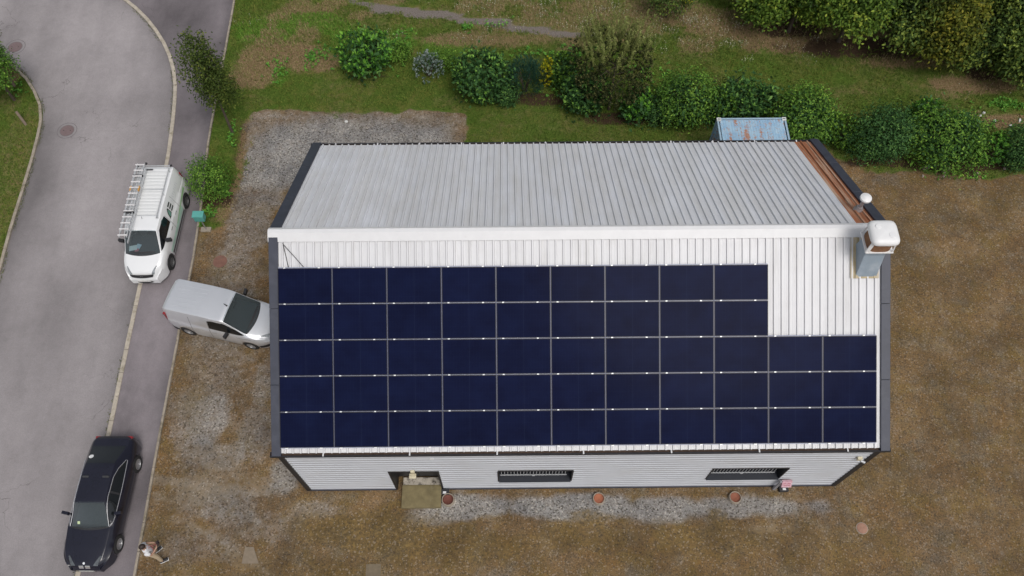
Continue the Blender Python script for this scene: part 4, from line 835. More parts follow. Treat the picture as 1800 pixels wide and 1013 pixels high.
for sg in (-1,1):
    zu=lin((-1.42,1.02),(-1.05,1.22),(-.7,1.315),(0,1.335),(.25,1.30),(.95,1.0)); zl=lin((-1.42,1.0),(.95,.965))
    S.sidepatch(-1.38,.93,zl,zu,sg,24,4).build('side_window',sideg,v,smooth=True)
    m=MB(); pts=[S.side(x,zu(x)+.006,sg,.008) for x in np.linspace(-1.42,.97,26)]; m.tube(pts,.011,6); pts=[S.side(x,zl(x)-.012,sg,.010) for x in np.linspace(-1.42,.97,26)]; m.tube(pts,.011,6); m.build('chrome_trim',chrome,v)
    S.sidepatch(-.20,-.13,lin((-.2,.98),(0,.98)),lin((-.2,1.32),(0,1.32)),sg,1,5,.007).build('door_pillar',blackpl,v)
    S.toppatch(1.95,2.27,(lambda x,sg=sg:sg*np.interp(x,(1.95,2.27),(.54,.32))),(lambda x,sg=sg:sg*np.interp(x,(1.95,2.27),(.60,.48))),8,4,.010).build('headlight',headd,v,smooth=True)
    m=MB(); pts=[S.top(x,sg*np.interp(x,(1.05,2.2),(.62,.34)),.0) for x in np.linspace(1.05,2.2,12)]; m.tube(pts,.007,5); m.build('bonnet_crease',bp,v)
    m=MB(); m.bbox((-2.37,sg*.70,.72),(-2.22,sg*.50,.88)); m.build('tail_light',redl,v,bevel=.02)
    for xx in (-.35,.55): S.sidepatch(xx-.1,xx+.1,lin((0,.86),(1,.86)),lin((0,.885),(1,.885)),sg,5,1,.02).build('door_handle',bp,v)
    S.toppatch(2.27,2.35,(lambda x,sg=sg:sg*.03),(lambda x,sg=sg:sg*.20),3,4,.012).build('kidney_grille',chrome,v)
m=MB(); m.lathe([(0,.0),(.042,.0),(.042,.008)],n=20); bdg=m.build('badge',simple('badge_white',(.75,.77,.8),.3),v); q=S.top(2.2,0); bdg.location=(q[0],q[1],q[2]+.003); bdg.rotation_euler=(0,.25,0)
q=S.top(-1.48,-.46,.012); m=MB(); m.lathe([(0,0),(.085,0),(.085,.004)],n=24); st=m.build('sticker',simple('sticker_white',(.8,.8,.8),.5),v); st.location=q; st.rotation_euler=(0,-.45,0)
q=S.top(.86,-.40,.012); m=MB(); m.box((0,0,0),(.10,.09,.004)); st=m.build('sticker',simple('sticker_green',(.5,.6,.35),.5),v); st.location=q; st.rotation_euler=(0,.48,0)
m=MB(); m.box((2.41,0,.42),(.02,.52,.11)); m.build('number_plate',simple('plate_pale',(.45,.45,.43),.4),v)
mirror(v,S,.55,1.0,bp,.24)
v.location=(-7.18,-.40,.045); v.rotation_euler=Euler((math.radians(2.9),0,math.radians(-91.5)))
# ------------------------------------------------------------------ street/yard furniture
teal=simple('teal_plastic',(.10,.36,.32),.5,0,.1,5)
e=empty('utility_box',(-5.60,11.62,.0)); tag(e,'small teal box on a thin post at the pavement edge beside the silver van','utility box')
MB().bbox((-.24,-.12,0),(.20,.12,.07)).build('base',edgemat,e,bevel=.01)
MB().tube([(0,0,.05),(.0,.02,.82)],.025,8).build('post',zinc,e); MB().box((0,.04,1.0),(.44,.28,.38)).build('box',teal,e,bevel=.03); MB().box((0,.04,1.20),(.48,.32,.03),(.05,0,0)).build('lid',teal,e,bevel=.01)
iron=simple('manhole_iron',(.20,.145,.145),.7,.2,.15,14,bmp=.3); ringm=simple('manhole_ring',(.14,.125,.13),.8,0,.2,9); ringl=simple('manhole_surround',(.27,.245,.26),.8,0,.1,9)
def manhole(px,py,r,lb,z=.008):
    p=at(px,py); e=empty('manhole_cover',(p.x,p.y,z)); tag(e,lb,'manhole cover')
    m=MB(); m.lathe([(r*1.0,0),(r*1.0,.006),(0,.007)],n=40); m.build('cover',iron,e)
    for r0,r1,nm in ((r*1.42,r*1.50,'outer_ring'),(r*1.01,r*1.07,'frame_ring')):
      m=MB()
      for k in range(40):
        a=2*math.pi*k/40; b_=2*math.pi*(k+1)/40; m.add([(r0*math.cos(a),r0*math.sin(a),.003),(r1*math.cos(a),r1*math.sin(a),.003),(r1*math.cos(b_),r1*math.sin(b_),.003),(r0*math.cos(b_),r0*math.sin(b_),.003)],[(0,1,2,3)])
      m.build(nm,ringm,e)
    m=MB(); m.box((r*.5,0,.008),(.05,.03,.006)); m.box((-r*.5,0,.008),(.05,.03,.006)); m.build('lifting_slot',M['dark'],e)
manhole(118,230,.31,'round iron manhole cover in the road between the two kerbs'); manhole(27,83,.33,'round iron manhole cover in the road beside the tree at the left edge')
terra=simple('terracotta',(.27,.10,.06),.85,0,.2,9,bmp=.2,col2=(.2,.12,.08),c2lo=.55,c2hi=.7); terr2=simple('terracotta_faded',(.33,.185,.13),.85,0,.2,9,bmp=.2); conc=simple('pale_concrete',(.34,.29,.23),.9,0,.2,8)
def drain(px,py,r,lb,mt,h=.10,lab='drain_cover'):
    p=at(px,py); e=empty('drain_cover',(p.x,p.y,0)); tag(e,lb,'drain cover','round terracotta drain covers in the yard')
    MB().lathe([(r*1.22,-.02),(r*1.22,h*.6),(r*1.12,h*.9),(r*1.02,h*.9),(r*1.0,h*.5)],n=32,cap=False).build('rim',conc,e,True)
    MB().lathe([(r*.99,-.02),(r*.99,h*.55),(r*.86,h*.62),(r*.6,h*.45),(0,h*.42)],n=32).build('cover',mt,e,True)
drain(788,880,.20,'dark terracotta drain cover beside the door step',simple('terracotta_dark',(.15,.05,.035),.8,0,.25,9),.22)
drain(1052,878,.19,'bright orange terracotta drain cover below the wall between the windows',simple('terracotta_bright',(.36,.13,.07),.85,0,.2,9),.2)
drain(1291,876,.19,'brown red drain cover near the foot of the wall below the right window',terra,.2)
p=at(1515,929); e=empty('drain_cover',(p.x,p.y,0)); tag(e,'pale flat terracotta cover lying alone in the yard right of the warehouse','drain cover','round terracotta drain covers in the yard')
MB().lathe([(.19,-.02),(.19,.03),(.165,.04),(0,.035)],n=32).build('cover',terr2,e,True); MB().lathe([(.215,-.02),(.215,.022),(.195,.024)],n=32,cap=False).build('rim',conc,e,True)
p=at(387,460); m=MB(); m.lathe([(.30,-.01),(.30,.012),(.27,.016),(0,.016)],n=36,c=(p.x,p.y,0)); o=m.build('manhole_cover',simple('rust_red_cover',(.20,.10,.075),.9,0,.2,6,col2=(.15,.12,.09))); tag(o,'rust red round cover sunk in the gravel between the two vans','manhole cover')
P=[at(*q_) for q_ in ((431,962),(446,962),(455,991),(425,991))]; m=MB(); m.add([(q_.x,q_.y,.02) for q_ in P]+[(q_.x,q_.y,-.02) for q_ in P],[(3,2,1,0),(0,1,5,4),(1,2,6,5),(2,3,7,6),(3,0,4,7)]); o=m.build('stone_slab',simple('sandstone',(.225,.18,.13),.9,0,.15,7)); tag(o,'pale sandy slab set flat in the gravel near the bottom edge','slab')
p=at(657,1003); m=MB(); m.bbox((p.x-.28,p.y-.3,-.02),(p.x+.25,p.y+.22,.012)); o=m.build('stone_slab',simple('sandstone_b',(.17,.135,.09),.9,0,.2,7)); tag(o,'brownish slab half covered by gravel at the bottom edge of the yard','slab')
# sign post by the wall
e=empty('sign_post',(17.50,-.02,0)); tag(e,'short grey post with a faded pink sign against the front wall','sign')
MB().bbox((-.05,-.04,0),(.05,.04,1.08)).build('post',simple('grey_post',(.33,.33,.36),.5,.2,.1,8),e,bevel=.008)
pk=MB(); pk.box((.20,-.05,.98),(.36,.10,.30),(-.5,0,0)); sgn=pk.build('sign_panel',simple('faded_pink_sign',(.62,.36,.42),.5,0,.2,16,col2=(.70,.55,.6),c2lo=.5,c2hi=.6),e,bevel=.005)
for x,z_,w in ((.12,.04,.10),(.27,.05,.12),(.20,-.04,.22)):
    m=MB(); c=Matrix.Rotation(-.5,3,'X')@Vector((0,-.052,z_)); m.box((x,-.05+c.y,.98+c.z),(w,.004,.03),(-.5,0,0)); m.build('sign_marking',simple('sign_red_%d'%int(x*100),(.42,.13,.17),.5),sgn)
def downlight(px,py,lb):
    p=at(px,py); e=empty('bollard_box',(p.x,p.y,0)); tag(e,lb,'junction box','black boxes at the foot of the front wall')
    MB().bbox((-.17,-.10,0),(.17,.12,.16)).build('housing',blackpl,e,bevel=.01); MB().bbox((-.06,-.06,.161),(.06,.02,.18)).build('white_cap',M['cap'],e)
downlight(782,867,'black box with a white top at the foot of the wall right of the door'); downlight(1376,861,'black box with a white top at the foot of the sign post')
# litter and stones
wl=simple('white_litter',(.62,.62,.60),.7,0,.15,12); gl_=simple('grey_green_litter',(.42,.46,.40),.7,0,.15,12); bl=simple('black_litter',(.02,.02,.025),.6)
def chunk(name,px,py,sx,sy,sz,mt,lb,cat,rz=0,grp=None):
    p=at(px,py); m=MB(); r=random.Random(px*7+py); vs=[]
    for k in range(7):
        a=2*math.pi*k/7; q=r.uniform(.75,1.15); vs.append((math.cos(a)*sx*q,math.sin(a)*sy*q))
    V=[(x,y,-.02) for x,y in vs]+[(x*.8,y*.8,sz*r.uniform(.8,1.1)) for x,y in vs]; F_=[tuple(range(7,14))]+[(k,(k+1)%7,7+(k+1)%7,7+k) for k in range(7)]
    m.add(V,F_); o=m.build(name,mt,loc=(p.x,p.y,.0)); o.rotation_euler=(0,0,rz); tag(o,lb,cat,grp); return o
Gp='litter on the grass at the right edge'
chunk('litter',1729,199,.10,.07,.06,wl,'white scrap of litter, topmost of the scraps on the right grass','litter',.3,Gp); chunk('litter',1723,204,.12,.05,.05,wl,'thin white scrap just below the topmost scrap','litter',.3,Gp)
chunk('litter',1715,212,.06,.16,.06,gl_,'pale green upright scrap left of the other litter','litter',.5,Gp); chunk('litter',1748,213,.10,.08,.06,wl,'white scrap with a black piece beside it','litter',0,Gp); chunk('litter',1747,216,.12,.07,.05,bl,'black scrap just under a white one on the grass','litter',0,Gp)
chunk('litter',1775,221,.09,.06,.06,wl,'white scrap left of the brown litter','litter',0,Gp); chunk('litter',1780,223,.10,.06,.05,bl,'dark scrap between two white scraps at the right','litter',0,Gp); chunk('litter',1792,213,.07,.17,.06,wl,'long white scrap nearest the right edge','litter',-.5,Gp)
chunk('litter',609,214,.10,.09,.03,wl,'small white disc lying on the grey gravel behind the warehouse','litter')
stn=simple('pale_rubble',(.36,.30,.26),.9,0,.2,9)
Gq='rubble stones below the hedge'
for k,(x,y,s_,lb) in enumerate([(1626,297,.14,'pale rubble stone at the left end of the hedge foot'),(1622,310,.08,'small pale stone below the leftmost rubble stone'),(1658,302,.13,'largest pale rubble stone below the round dark green shrub'),(1659,311,.07,'small stone just under the largest rubble stone'),(1668,297,.08,'flat stone right of the largest rubble stone'),(1718,306,.08,'small pale stone below the light green shrub'),(1766,297,.09,'single pale stone near the right edge below the hedge')]):
    chunk('rubble_stone',x,y,s_,s_*.7,s_*.7,stn,lb,'stone',k,Gq)
# timber stakes on the island
wood=simple('weathered_wood',(.20,.155,.115),.9,0,.25,6,stretch=(1,6,1))
for (a,b_),lb in ((((28,196),(46,220)),'weathered wooden stake lying on the grass island'),(((16,138),(26,152)),'short weathered stake leaning out under the edge tree')):
    A1=Vector(at(*b_)); B1=Vector(at(a[0],a[1],.55)); m=MB(); m.tube([A1-Vector((0,0,.05)),B1],.065,8); o=m.build('wooden_stake',wood); tag(o,lb,'stake')
# ------------------------------------------------------------------ foliage
def rand_dirs(n,zmin=-.35):
    d=rng.normal(size=(n*3,3)); d/=np.linalg.norm(d,axis=1)[:,None]; d=d[d[:,2]>zmin]; return d[:n]
def leaf_quads(P,D,Nn,Ln,Wd_,fold=.15):
    Sd=np.cross(D,Nn); Sd/=np.linalg.norm(Sd,axis=1)[:,None]+1e-9; Ln=Ln[:,None]; Wd_=Wd_[:,None]
    a=P; b=P+D*Ln*.5+Sd*Wd_*.5+Nn*Wd_*fold; c=P+D*Ln-Nn*Ln*.12; d=P+D*Ln*.5-Sd*Wd_*.5+Nn*Wd_*fold
    return np.stack([a,b,c,d],1).reshape(-1,3)
def norm(a): return a/(np.linalg.norm(a,axis=1)[:,None]+1e-9)
def lobed(dirs,seed,k=9,amp=.22):
    r=np.random.default_rng(seed); L=r.normal(size=(k,3)); L/=np.linalg.norm(L,axis=1)[:,None]; w=r.uniform(-.3,1,k)
    s=np.zeros(len(dirs))
    for a,b in zip(L,w): s+=b*np.exp(-(1-dirs@a)*7)
    return 1+amp*(s-.25)
def crown(name,parent,c,rad,nclus,per,lf,wf,mat,seed,style='rosette',inner=.35,zmin=-.4,amp=.22,tipbright=.35,sub_lobes=0):
    """leaf clusters through the outer part of a lobed volume"""
    r=np.random.default_rng(seed); d=rand_dirs(nclus,zmin); n=len(d)
    depth=1-np.abs(r.normal(0,inner*.45,n)); depth=np.clip(depth,.35,1.08)
    rr=lobed(d,seed,amp=amp)*depth; 
    C=d*rr[:,None]
    if sub_lobes:
        L=rand_dirs(sub_lobes,-.2); k=r.integers(0,len(L),n); C=L[k]*(.68*(.85+.3*r.random(len(L)))[k])[:,None]+d*(.33*depth)[:,None]; lt=r.normal(0,.13,len(L))[k]
    C=C*np.array(rad)+np.array(c); ok=C[:,2]>.06; C=C[ok]; m_=len(C); lt=lt[ok] if sub_lobes else 0; dd=norm((C-np.array(c))/np.array(rad)**1.0)
    axis=norm(dd*.75+np.array([0,0,1.15 if style=='rosette' else .75])+r.normal(0,.22,(m_,3)))
    tone=np.clip(r.normal(.33,.15,m_)+lt,0,1)+tipbright*(r.random(m_)<.28)
    K=m_*per; A=np.repeat(axis,per,0); Cc=np.repeat(C,per,0); T=np.repeat(tone,per)
    rv=norm(r.normal(size=(K,3))); side=norm(np.cross(A,rv))
    if style=='rosette':
        open_=r.uniform(.15,1.3,K); D=norm(A*np.cos(open_)[:,None]+side*np.sin(open_)[:,None]); Nn=norm(A*np.sin(open_)[:,None]-side*np.cos(open_)[:,None]); Nn=norm(Nn+r.normal(0,.12,(K,3)))
        P=Cc-A*(open_*.35*lf)[:,None]; T=T*.6+np.clip((.85-open_)*1.2,-.2,.65)*(.5+1.*np.repeat(r.random(m_),per))
    elif style=='blade':
        D=norm(A*.9+side*.45+np.array([0,0,.4])); Nn=norm(np.cross(D,side)+r.normal(0,.2,(K,3))); P=Cc+r.normal(0,lf*.5,(K,3))
    else:
        sp=r.normal(0,1,(K,3)); P=Cc+sp*lf*1.35; D=norm(side+A*.2+np.array([0,0,-.15])+r.normal(0,.4,(K,3))); Nn=norm(A+r.normal(0,.5,(K,3)))
    T=np.clip(T+r.normal(0,.09,K),0,1); Ln=lf*r.uniform(.7,1.25,K); Wn=wf*r.uniform(.8,1.2,K)
    V=leaf_quads(P,D,Nn,Ln,Wn); V[:,2]=np.maximum(V[:,2],.02)
    Q=np.arange(K*4).reshape(-1,4); return np_mesh(name,V,Q,mat,parent,attrs={'tint':np.repeat(T,4)})
bark=simple('bark_brown',(.085,.065,.048),.9,0,.3,12,bmp=.4)
def stems(parent,h,r,spread,n,seed,z0=-.05):
    rr=random.Random(seed); m=MB()
    for k in range(n):
        a=2*math.pi*k/n+rr.uniform(-.4,.4); s=spread*rr.uniform(.5,1); b=(math.cos(a)*.08,math.sin(a)*.08,z0)
        m.tube([b,(math.cos(a)*s*.35,math.sin(a)*s*.35,h*.4),(math.cos(a)*s*.8,math.sin(a)*s*.8,h*rr.uniform(.7,.9))],[r,r*.7,r*.3],6)
    m.build('stems',bark,parent,True)
LM={
 'laurel_dark':leafmat('leaf_laurel_dark',(0.019,0.051,0.019),(0.083,0.201,0.054),(0.362,0.625,0.138)),
 'laurel_bright':leafmat('leaf_laurel_bright',(0.035,0.098,0.023),(0.122,0.318,0.055),(0.312,0.603,0.094)),
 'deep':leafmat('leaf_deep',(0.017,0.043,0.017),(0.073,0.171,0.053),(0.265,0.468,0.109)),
 'mid':leafmat('leaf_mid',(0.033,0.076,0.014),(0.124,0.259,0.043),(0.338,0.546,0.091)),
 'olive':leafmat('leaf_olive',(0.045,0.057,0.018),(0.149,0.175,0.049),(0.336,0.368,0.128)),
 'olive_dark':leafmat('leaf_olive_dark',(0.027,0.036,0.015),(0.079,0.095,0.035),(0.240,0.240,0.088)),
 'silver':leafmat('leaf_silver',(0.075,0.120,0.090),(0.245,0.333,0.280),(0.576,0.620,0.620)),
 'bluegreen':leafmat('leaf_bluegreen',(0.018,0.053,0.036),(0.052,0.131,0.088),(0.096,0.208,0.136)),
 'yellow':leafmat('leaf_yellow',(0.150,0.180,0.015),(0.560,0.525,0.035),(0.620,0.620,0.048)),
 'tree':leafmat('leaf_tree',(0.033,0.068,0.015),(0.144,0.241,0.039),(0.412,0.502,0.081)),
 'tree_dark':leafmat('leaf_tree_dark',(0.018,0.036,0.012),(0.101,0.164,0.040),(0.324,0.400,0.079)),
 'autumn':leafmat('leaf_autumn',(.035,.045,.012),(.11,.14,.022),(.28,.26,.04)),
 'brownish':leafmat('leaf_brownish',(.028,.048,.012),(.085,.125,.028),(.25,.28,.06)),
}
def shrub(px,py,rx,ry,h,kind,style,label,lf=.14,wf=.06,per=9,dens=1.,seed=0,cat='shrub',grp='shrubs of the hedge behind the warehouse',amp=.32,name='hedge_shrub',tip=.35,zc=.48,inner=.35):
    """px,py: pixel of the crown's centre"""
    p=at(px,py,h*zc); e=empty(name,(p.x,p.y,0)); tag(e,label,cat,grp)
    area=4*math.pi*((rx*ry)**.8+(rx*h/2)**.8+(ry*h/2)**.8)/3/(1); n=int(area*dens*.62/(lf*wf*per*.5)*1.0)
    crown('foliage',e,(0,0,h*zc),(rx,ry,h*(1-zc) if zc>.5 else h*.52),int(n*1.25),per,lf,wf,LM[kind],seed+100,style,amp=amp,tipbright=tip,zmin=-.75,inner=inner*.8)
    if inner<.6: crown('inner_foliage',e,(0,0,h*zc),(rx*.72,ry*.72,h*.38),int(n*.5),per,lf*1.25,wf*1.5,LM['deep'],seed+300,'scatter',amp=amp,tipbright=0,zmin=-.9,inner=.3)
    stems(e,h*.75,.035,min(rx,ry)*.9,7,seed); return e
shrub(640,93,1.15,1.15,2.3,'laurel_bright','rosette','bright green round shrub at the left end of the hedge row',.19,.085,9,1.1,1,tip=.5,amp=.35)
shrub(752,114,.80,.70,1.5,'silver','rosette','silvery grey leaved shrub, second from the left in the hedge',.11,.032,9,.55,2,amp=.35,tip=.3,inner=.8)
shrub(846,133,1.45,1.2,2.7,'laurel_dark','rosette','dark green laurel with pale tips, left of the blue green shrub',.17,.075,9,1.2,3,tip=.42)
shrub(923,138,.85,.8,1.8,'bluegreen','blade','blue green fine leaved shrub left of the yellow one',.22,.03,7,1.1,4,tip=.1,inner=.6)
shrub(962,128,.38,.42,1.7,'yellow','rosette','slim yellow leaved shrub in the middle of the hedge',.11,.045,8,.8,5,tip=.2,inner=.6)
shrub(993,122,.80,.8,1.9,'mid','rosette','mid green shrub squeezed between the yellow shrub and the tall olive tree',.13,.055,9,1.1,6)
shrub(1030,165,1.15,.95,2.1,'laurel_dark','rosette','dark laurel at the foot of the tall olive green tree',.17,.075,9,1.2,8,tip=.35)
shrub(1118,183,.80,.75,1.8,'laurel_bright','rosette','small bright tipped laurel right of the tall olive tree',.17,.08,9,1.0,9,tip=.4)
shrub(1203,175,1.55,1.25,2.5,'mid','scatter','large round small leaved shrub left of the blue container',.13,.06,11,1.0,10,tip=.34)
shrub(1308,176,1.65,1.0,2.2,'laurel_dark','rosette','wide laurel with light green tips directly behind the blue container',.18,.08,9,1.2,11,tip=.45)
shrub(1412,203,1.40,1.35,2.7,'mid','scatter','big round leafy shrub at the right side of the container',.14,.065,11,1.05,12,tip=.32)
shrub(1488,232,.85,.8,1.6,'mid','rosette','low loose shrub right of the warehouse corner',.13,.05,8,.9,13,amp=.4,inner=.7)
shrub(1556,232,1.40,1.3,2.6,'deep','scatter','dull dark green shrub to the left of the glossy round one',.13,.05,11,1.0,14,amp=.35,tip=.22,inner=.5)
shrub(1625,203,.75,.7,1.9,'laurel_bright','rosette','light green tipped laurel behind the dark green shrub',.16,.07,9,1.0,15)
shrub(1662,245,1.75,1.35,2.5,'mid','scatter','glossy wide shrub with yellowish top near the right edge',.14,.065,11,1.1,16,tip=.36)
shrub(1742,262,.75,.75,1.8,'laurel_bright','rosette','small light green shrub second from the right edge',.16,.07,9,.9,17,inner=.6,amp=.4)
shrub(1800,258,.95,.9,2.4,'deep','scatter','dark dull shrub cut by the right edge',.11,.045,12,1.,18)
shrub(700,92,.70,.6,.8,'mid','scatter','low green clump between the bright and the silvery shrub',.10,.045,12,.8,19,amp=.5,inner=.8)
shrub(780,105,.8,.6,.9,'mid','scatter','low green clump between the silvery shrub and the dark laurel',.10,.045,12,.8,20,amp=.5,inner=.8)
shrub(1262,188,.75,.7,1.9,'mid','rosette','narrow shrub closing the gap between the round shrub and the wide laurel',.13,.055,9,1.0,51,amp=.4,tip=.35)
shrub(1160,198,.55,.5,1.3,'deep','scatter','low dark shrub between the small laurel and the large round shrub',.11,.045,11,1.0,52,amp=.4)
shrub(1452,222,.70,.7,1.7,'mid','rosette','small leafy shrub against the right flank of the big round shrub',.13,.055,9,.9,53,amp=.45,tip=.35)
shrub(1520,248,.60,.55,1.2,'mid','scatter','low shrub between the loose shrub and the dull dark one',.12,.05,11,.9,54,amp=.45)
shrub(1700,232,.75,.7,1.6,'mid','scatter','small yellow tipped shrub behind the glossy wide one',.13,.055,11,1.,55,amp=.4,tip=.45)
shrub(890,165,.5,.45,1.1,'deep','scatter','low dark shrub between the dark laurel and the blue green shrub',.11,.045,11,.9,56,amp=.4)
# tall olive tree
def tree(px,py,pz,rad,h0,kind,label,name='tree',lf=.13,wf=.06,n=900,per=14,seed=0,grp=None,base=None,style='scatter',tr=.10,amp=.3,extra=None,tip=.3,lobes=0,inner=.5,cat='tree'):
    p=at(px,py,pz); b=Vector((*base,0)) if base else Vector((p.x,p.y,0)); e=empty(name,(b.x,b.y,0)); tag(e,label,cat,grp)
    c=(p.x-b.x,p.y-b.y,pz)
    m=MB(); rr=random.Random(seed); top=Vector((c[0],c[1],pz+rad[2]*.5)); pts=[Vector((0,0,-.1)),Vector((c[0]*.2,c[1]*.2,h0)),Vector((c[0]*.7,c[1]*.7,pz)),top]; m.tube(pts,[tr,tr*.8,tr*.5,tr*.15],9); m.build('trunk',bark,e,True)
    m=MB()
    for k in range(14):
        t=rr.uniform(.25,.85); s=pts[1].lerp(top,t); a=rr.uniform(0,6.28); q=Vector((math.cos(a)*rad[0]*.75,math.sin(a)*rad[1]*.75,rad[2]*rr.uniform(.1,.5))); m.tube([s,s+q*.5+Vector((0,0,.05)),s+q],[tr*.35,tr*.2,tr*.06],6)
    m.build('branches',bark,e,True)
    crown('crown',e,c,rad,n,per,lf,wf,LM[kind],seed,style,amp=amp,zmin=-.7,tipbright=tip,sub_lobes=lobes,inner=inner)
    if extra: extra(e,c)
    return e
def olive_extra(e,c):
    r=np.random.default_rng(5); m=[]; n=110; V=[];T=[]
    P=[];D=[];
    for k in range(n):
        a=r.uniform(0,6.28); s=r.uniform(0,1)**.5*1.5; b=np.array([c[0]+math.cos(a)*s,c[1]+.45+math.sin(a)*s*.7,c[2]+.9+.7*(1.2-s)]); d=np.array([math.cos(a)*.3,math.sin(a)*.3+.1,1.0]); d/=np.linalg.norm(d); L=r.uniform(.7,1.7)
        for t in np.linspace(0,1,22): P.append(b+d*L*t); D.append(d)
    P=np.array(P);D=np.array(D);P=np.repeat(P,3,0);D=np.repeat(D,3,0); K=len(P); rv=norm(r.normal(size=(K,3))); s=norm(np.cross(D,rv)); Dd=norm(D*.6+s); Nn=norm(np.cross(Dd,norm(np.cross(s,D)))); V=leaf_quads(P,Dd,norm(D-s*.5),np.full(K,.10)*r.uniform(.7,1.2,K),np.full(K,.045))
    np_mesh('shoots',V,np.arange(K*4).reshape(-1,4),LM['olive'],e,attrs={'tint':np.repeat(np.clip(r.normal(.72,.2,K),0,1),4)})
tree(1080,128,2.5,(1.9,1.5,1.95),.8,'olive_dark','tall olive green tree with light upright shoots rising from the middle of the hedge','hedge_tree',.12,.045,800,13,31,tr=.08,extra=olive_extra,amp=.35,style='rosette',tip=.25)
tree(368,132,3.6,(.84,.80,2.7),1.2,'brownish','slender street tree with thin brownish green crown standing between pavement and grass','street_tree',.12,.065,470,13,41,base=(-5.25,16.95),tr=.07,amp=.4,inner=.9,tip=.25)
shrub(368,312,1.05,1.0,2.1,'mid','scatter','round loose green bush between the white van and the gravel',.10,.05,13,.8,42,'bush',None,name='roadside_bush',tip=.35,inner=.8,amp=.3)
tree(-24,114,2.4,(1.0,1.2,1.5),.7,'mid','dark green tree cut off by the left edge on the grass island','edge_tree',.11,.06,520,13,43,tr=.08,
     extra=lambda e,c: crown('yellow_sprays',e,(c[0]+.9,c[1]+.35,c[2]+1.3),(.35,.3,.3),26,11,.10,.05,LM['autumn'],77,'scatter'),tip=.15)
big=[(1330,-15,(1.3,1.2,1.8),3.0,'tree','light green tree at the left end of the tree belt, top right',450),
 (1405,10,(1.9,1.7,2.2),3.2,'tree','bright green tree in the top belt above the container',900),
 (1500,22,(2.1,1.8,2.3),3.4,'tree','broad bright green tree in the middle of the top tree belt',1000),
 (1590,30,(1.8,1.7,2.3),3.4,'tree_dark','darker olive green tree between two brighter ones in the top belt',850),
 (1655,42,(1.6,1.6,2.4),3.6,'autumn','yellow tinged tree in the top tree belt',750),
 (1735,45,(1.9,1.8,2.6),3.6,'tree_dark','dark tree of the belt near the top right corner',900),
 (1815,85,(1.6,1.7,2.5),3.2,'tree_dark','tree of the belt cut off by the right edge',750),
 (1800,5,(2.2,1.8,2.4),4.6,'tree_dark','dark tree filling the top right corner',800),
 (1450,-45,(2.2,1.8,2.4),4.2,'tree_dark','tree behind the bright ones, only its lower edge in view at the top',700),
 (1620,-45,(2.3,1.8,2.4),4.6,'tree_dark','dark crown behind the yellow tinged tree at the top edge',700)]
for i,(px,py,rad,pz,kd,lb,n) in enumerate(big):
    tree(px,py-4,pz-1.35,(rad[0]*1.18,rad[1]*1.12,rad[2]*1.18),.4,kd,lb,'belt_tree',.18,.095,int(n*1.45),15,60+i,grp='trees of the belt at the top right',tr=.13,lobes=14,tip=.38,inner=.5)
tree(1180,-12,1.6,(1.1,.8,1.1),.3,'tree_dark','dark scrub with yellow leaves at the top edge above the meadow','scrub_tree',.13,.06,260,13,80,tr=.05,extra=lambda e,c: crown('yellow_sprays',e,(c[0]+.9,c[1]-.3,c[2]+.2),(.4,.3,.4),26,11,.10,.05,LM['yellow'],78,'scatter'))
# ------------------------------------------------------------------ grass blades, weeds, flowers, stones (uncountable)
def sample(n,x0,x1,y0,y1,s): r=np.random.default_rng(s); return r.uniform(x0,x1,n),r.uniform(y0,y1,n),r
def grid_lookup(k,X,Y):
    ix=np.clip(np.searchsorted(xs,X)-1,0,nx-1); iy=np.clip(np.searchsorted(ys,Y)-1,0,ny-1); return W[k][iy,ix]
X,Y,r=sample(330000,-24,36,8,32,5)
gw=grid_lookup(0,X,Y); so_=grid_lookup(5,X,Y); pa=grid_lookup(7,X,Y); dr=grid_lookup(2,X,Y); lu=grid_lookup(1,X,Y)
cl=fbm(X*1.3,Y*1.3,77)
def leftof(P,X,Y): # inside pavement/road corridor
    ya=np.array([p[1] for p in P]); xa=np.array([p[0] for p in P]); o=np.argsort(ya); return np.interp(Y,ya[o],xa[o])
onroad=(X<leftof(edgeR,X,Y)+.05)&~((sdpoly(X,Y,list(kerbL)+[(-60,-20),(-60,30)])>.2))
keep=(gw>.5+.4*(r.random(len(X))-.5))&(~onroad)&(r.random(len(X))<(.35+.8*cl-.5*so_-.9*pa-.2*dr))&~((X>-.3)&(X<20.2)&(Y<12.8))&~((X>cw[0])&(X<cw[1])&(Y>cw[2])&(Y<cw[3]))
X,Y=X[keep],Y[keep]; dr,lu,cl=dr[keep],lu[keep],cl[keep]; K=len(X); B=3
meadow=np.clip((Y-20)/3,0,1)
X3=np.repeat(X,B)+r.normal(0,.03,K*B); Y3=np.repeat(Y,B)+r.normal(0,.03,K*B); a=r.uniform(0,6.28,K*B); tl=r.uniform(.2,1.1,K*B)
D=np.stack([np.cos(a)*np.sin(tl),np.sin(a)*np.sin(tl),np.cos(tl)],1); Sd=np.stack([-np.sin(a),np.cos(a),0*a],1)
Ln=(.05+.06*r.random(K*B)+.07*np.repeat(meadow,B)*r.random(K*B)+.05*np.repeat(lu,B)); wd=.011+.006*r.random(K*B)
P0=np.stack([X3,Y3,np.zeros(K*B)],1); V=np.stack([P0-Sd*wd[:,None],P0+Sd*wd[:,None],P0+D*Ln[:,None]],1).reshape(-1,3)
tone=np.clip(.40+.55*(np.repeat(cl,B)-.4)+.14*r.normal(size=K*B),0,.95)*.5; tone=np.where(np.repeat(lu,B)>.4,.62+.12*r.normal(size=K*B),tone); tone=np.where((np.repeat(dr,B)>.45)&(r.random(K*B)<.75),.92+.06*r.normal(size=K*B),tone); tone=np.clip(tone,0,1)
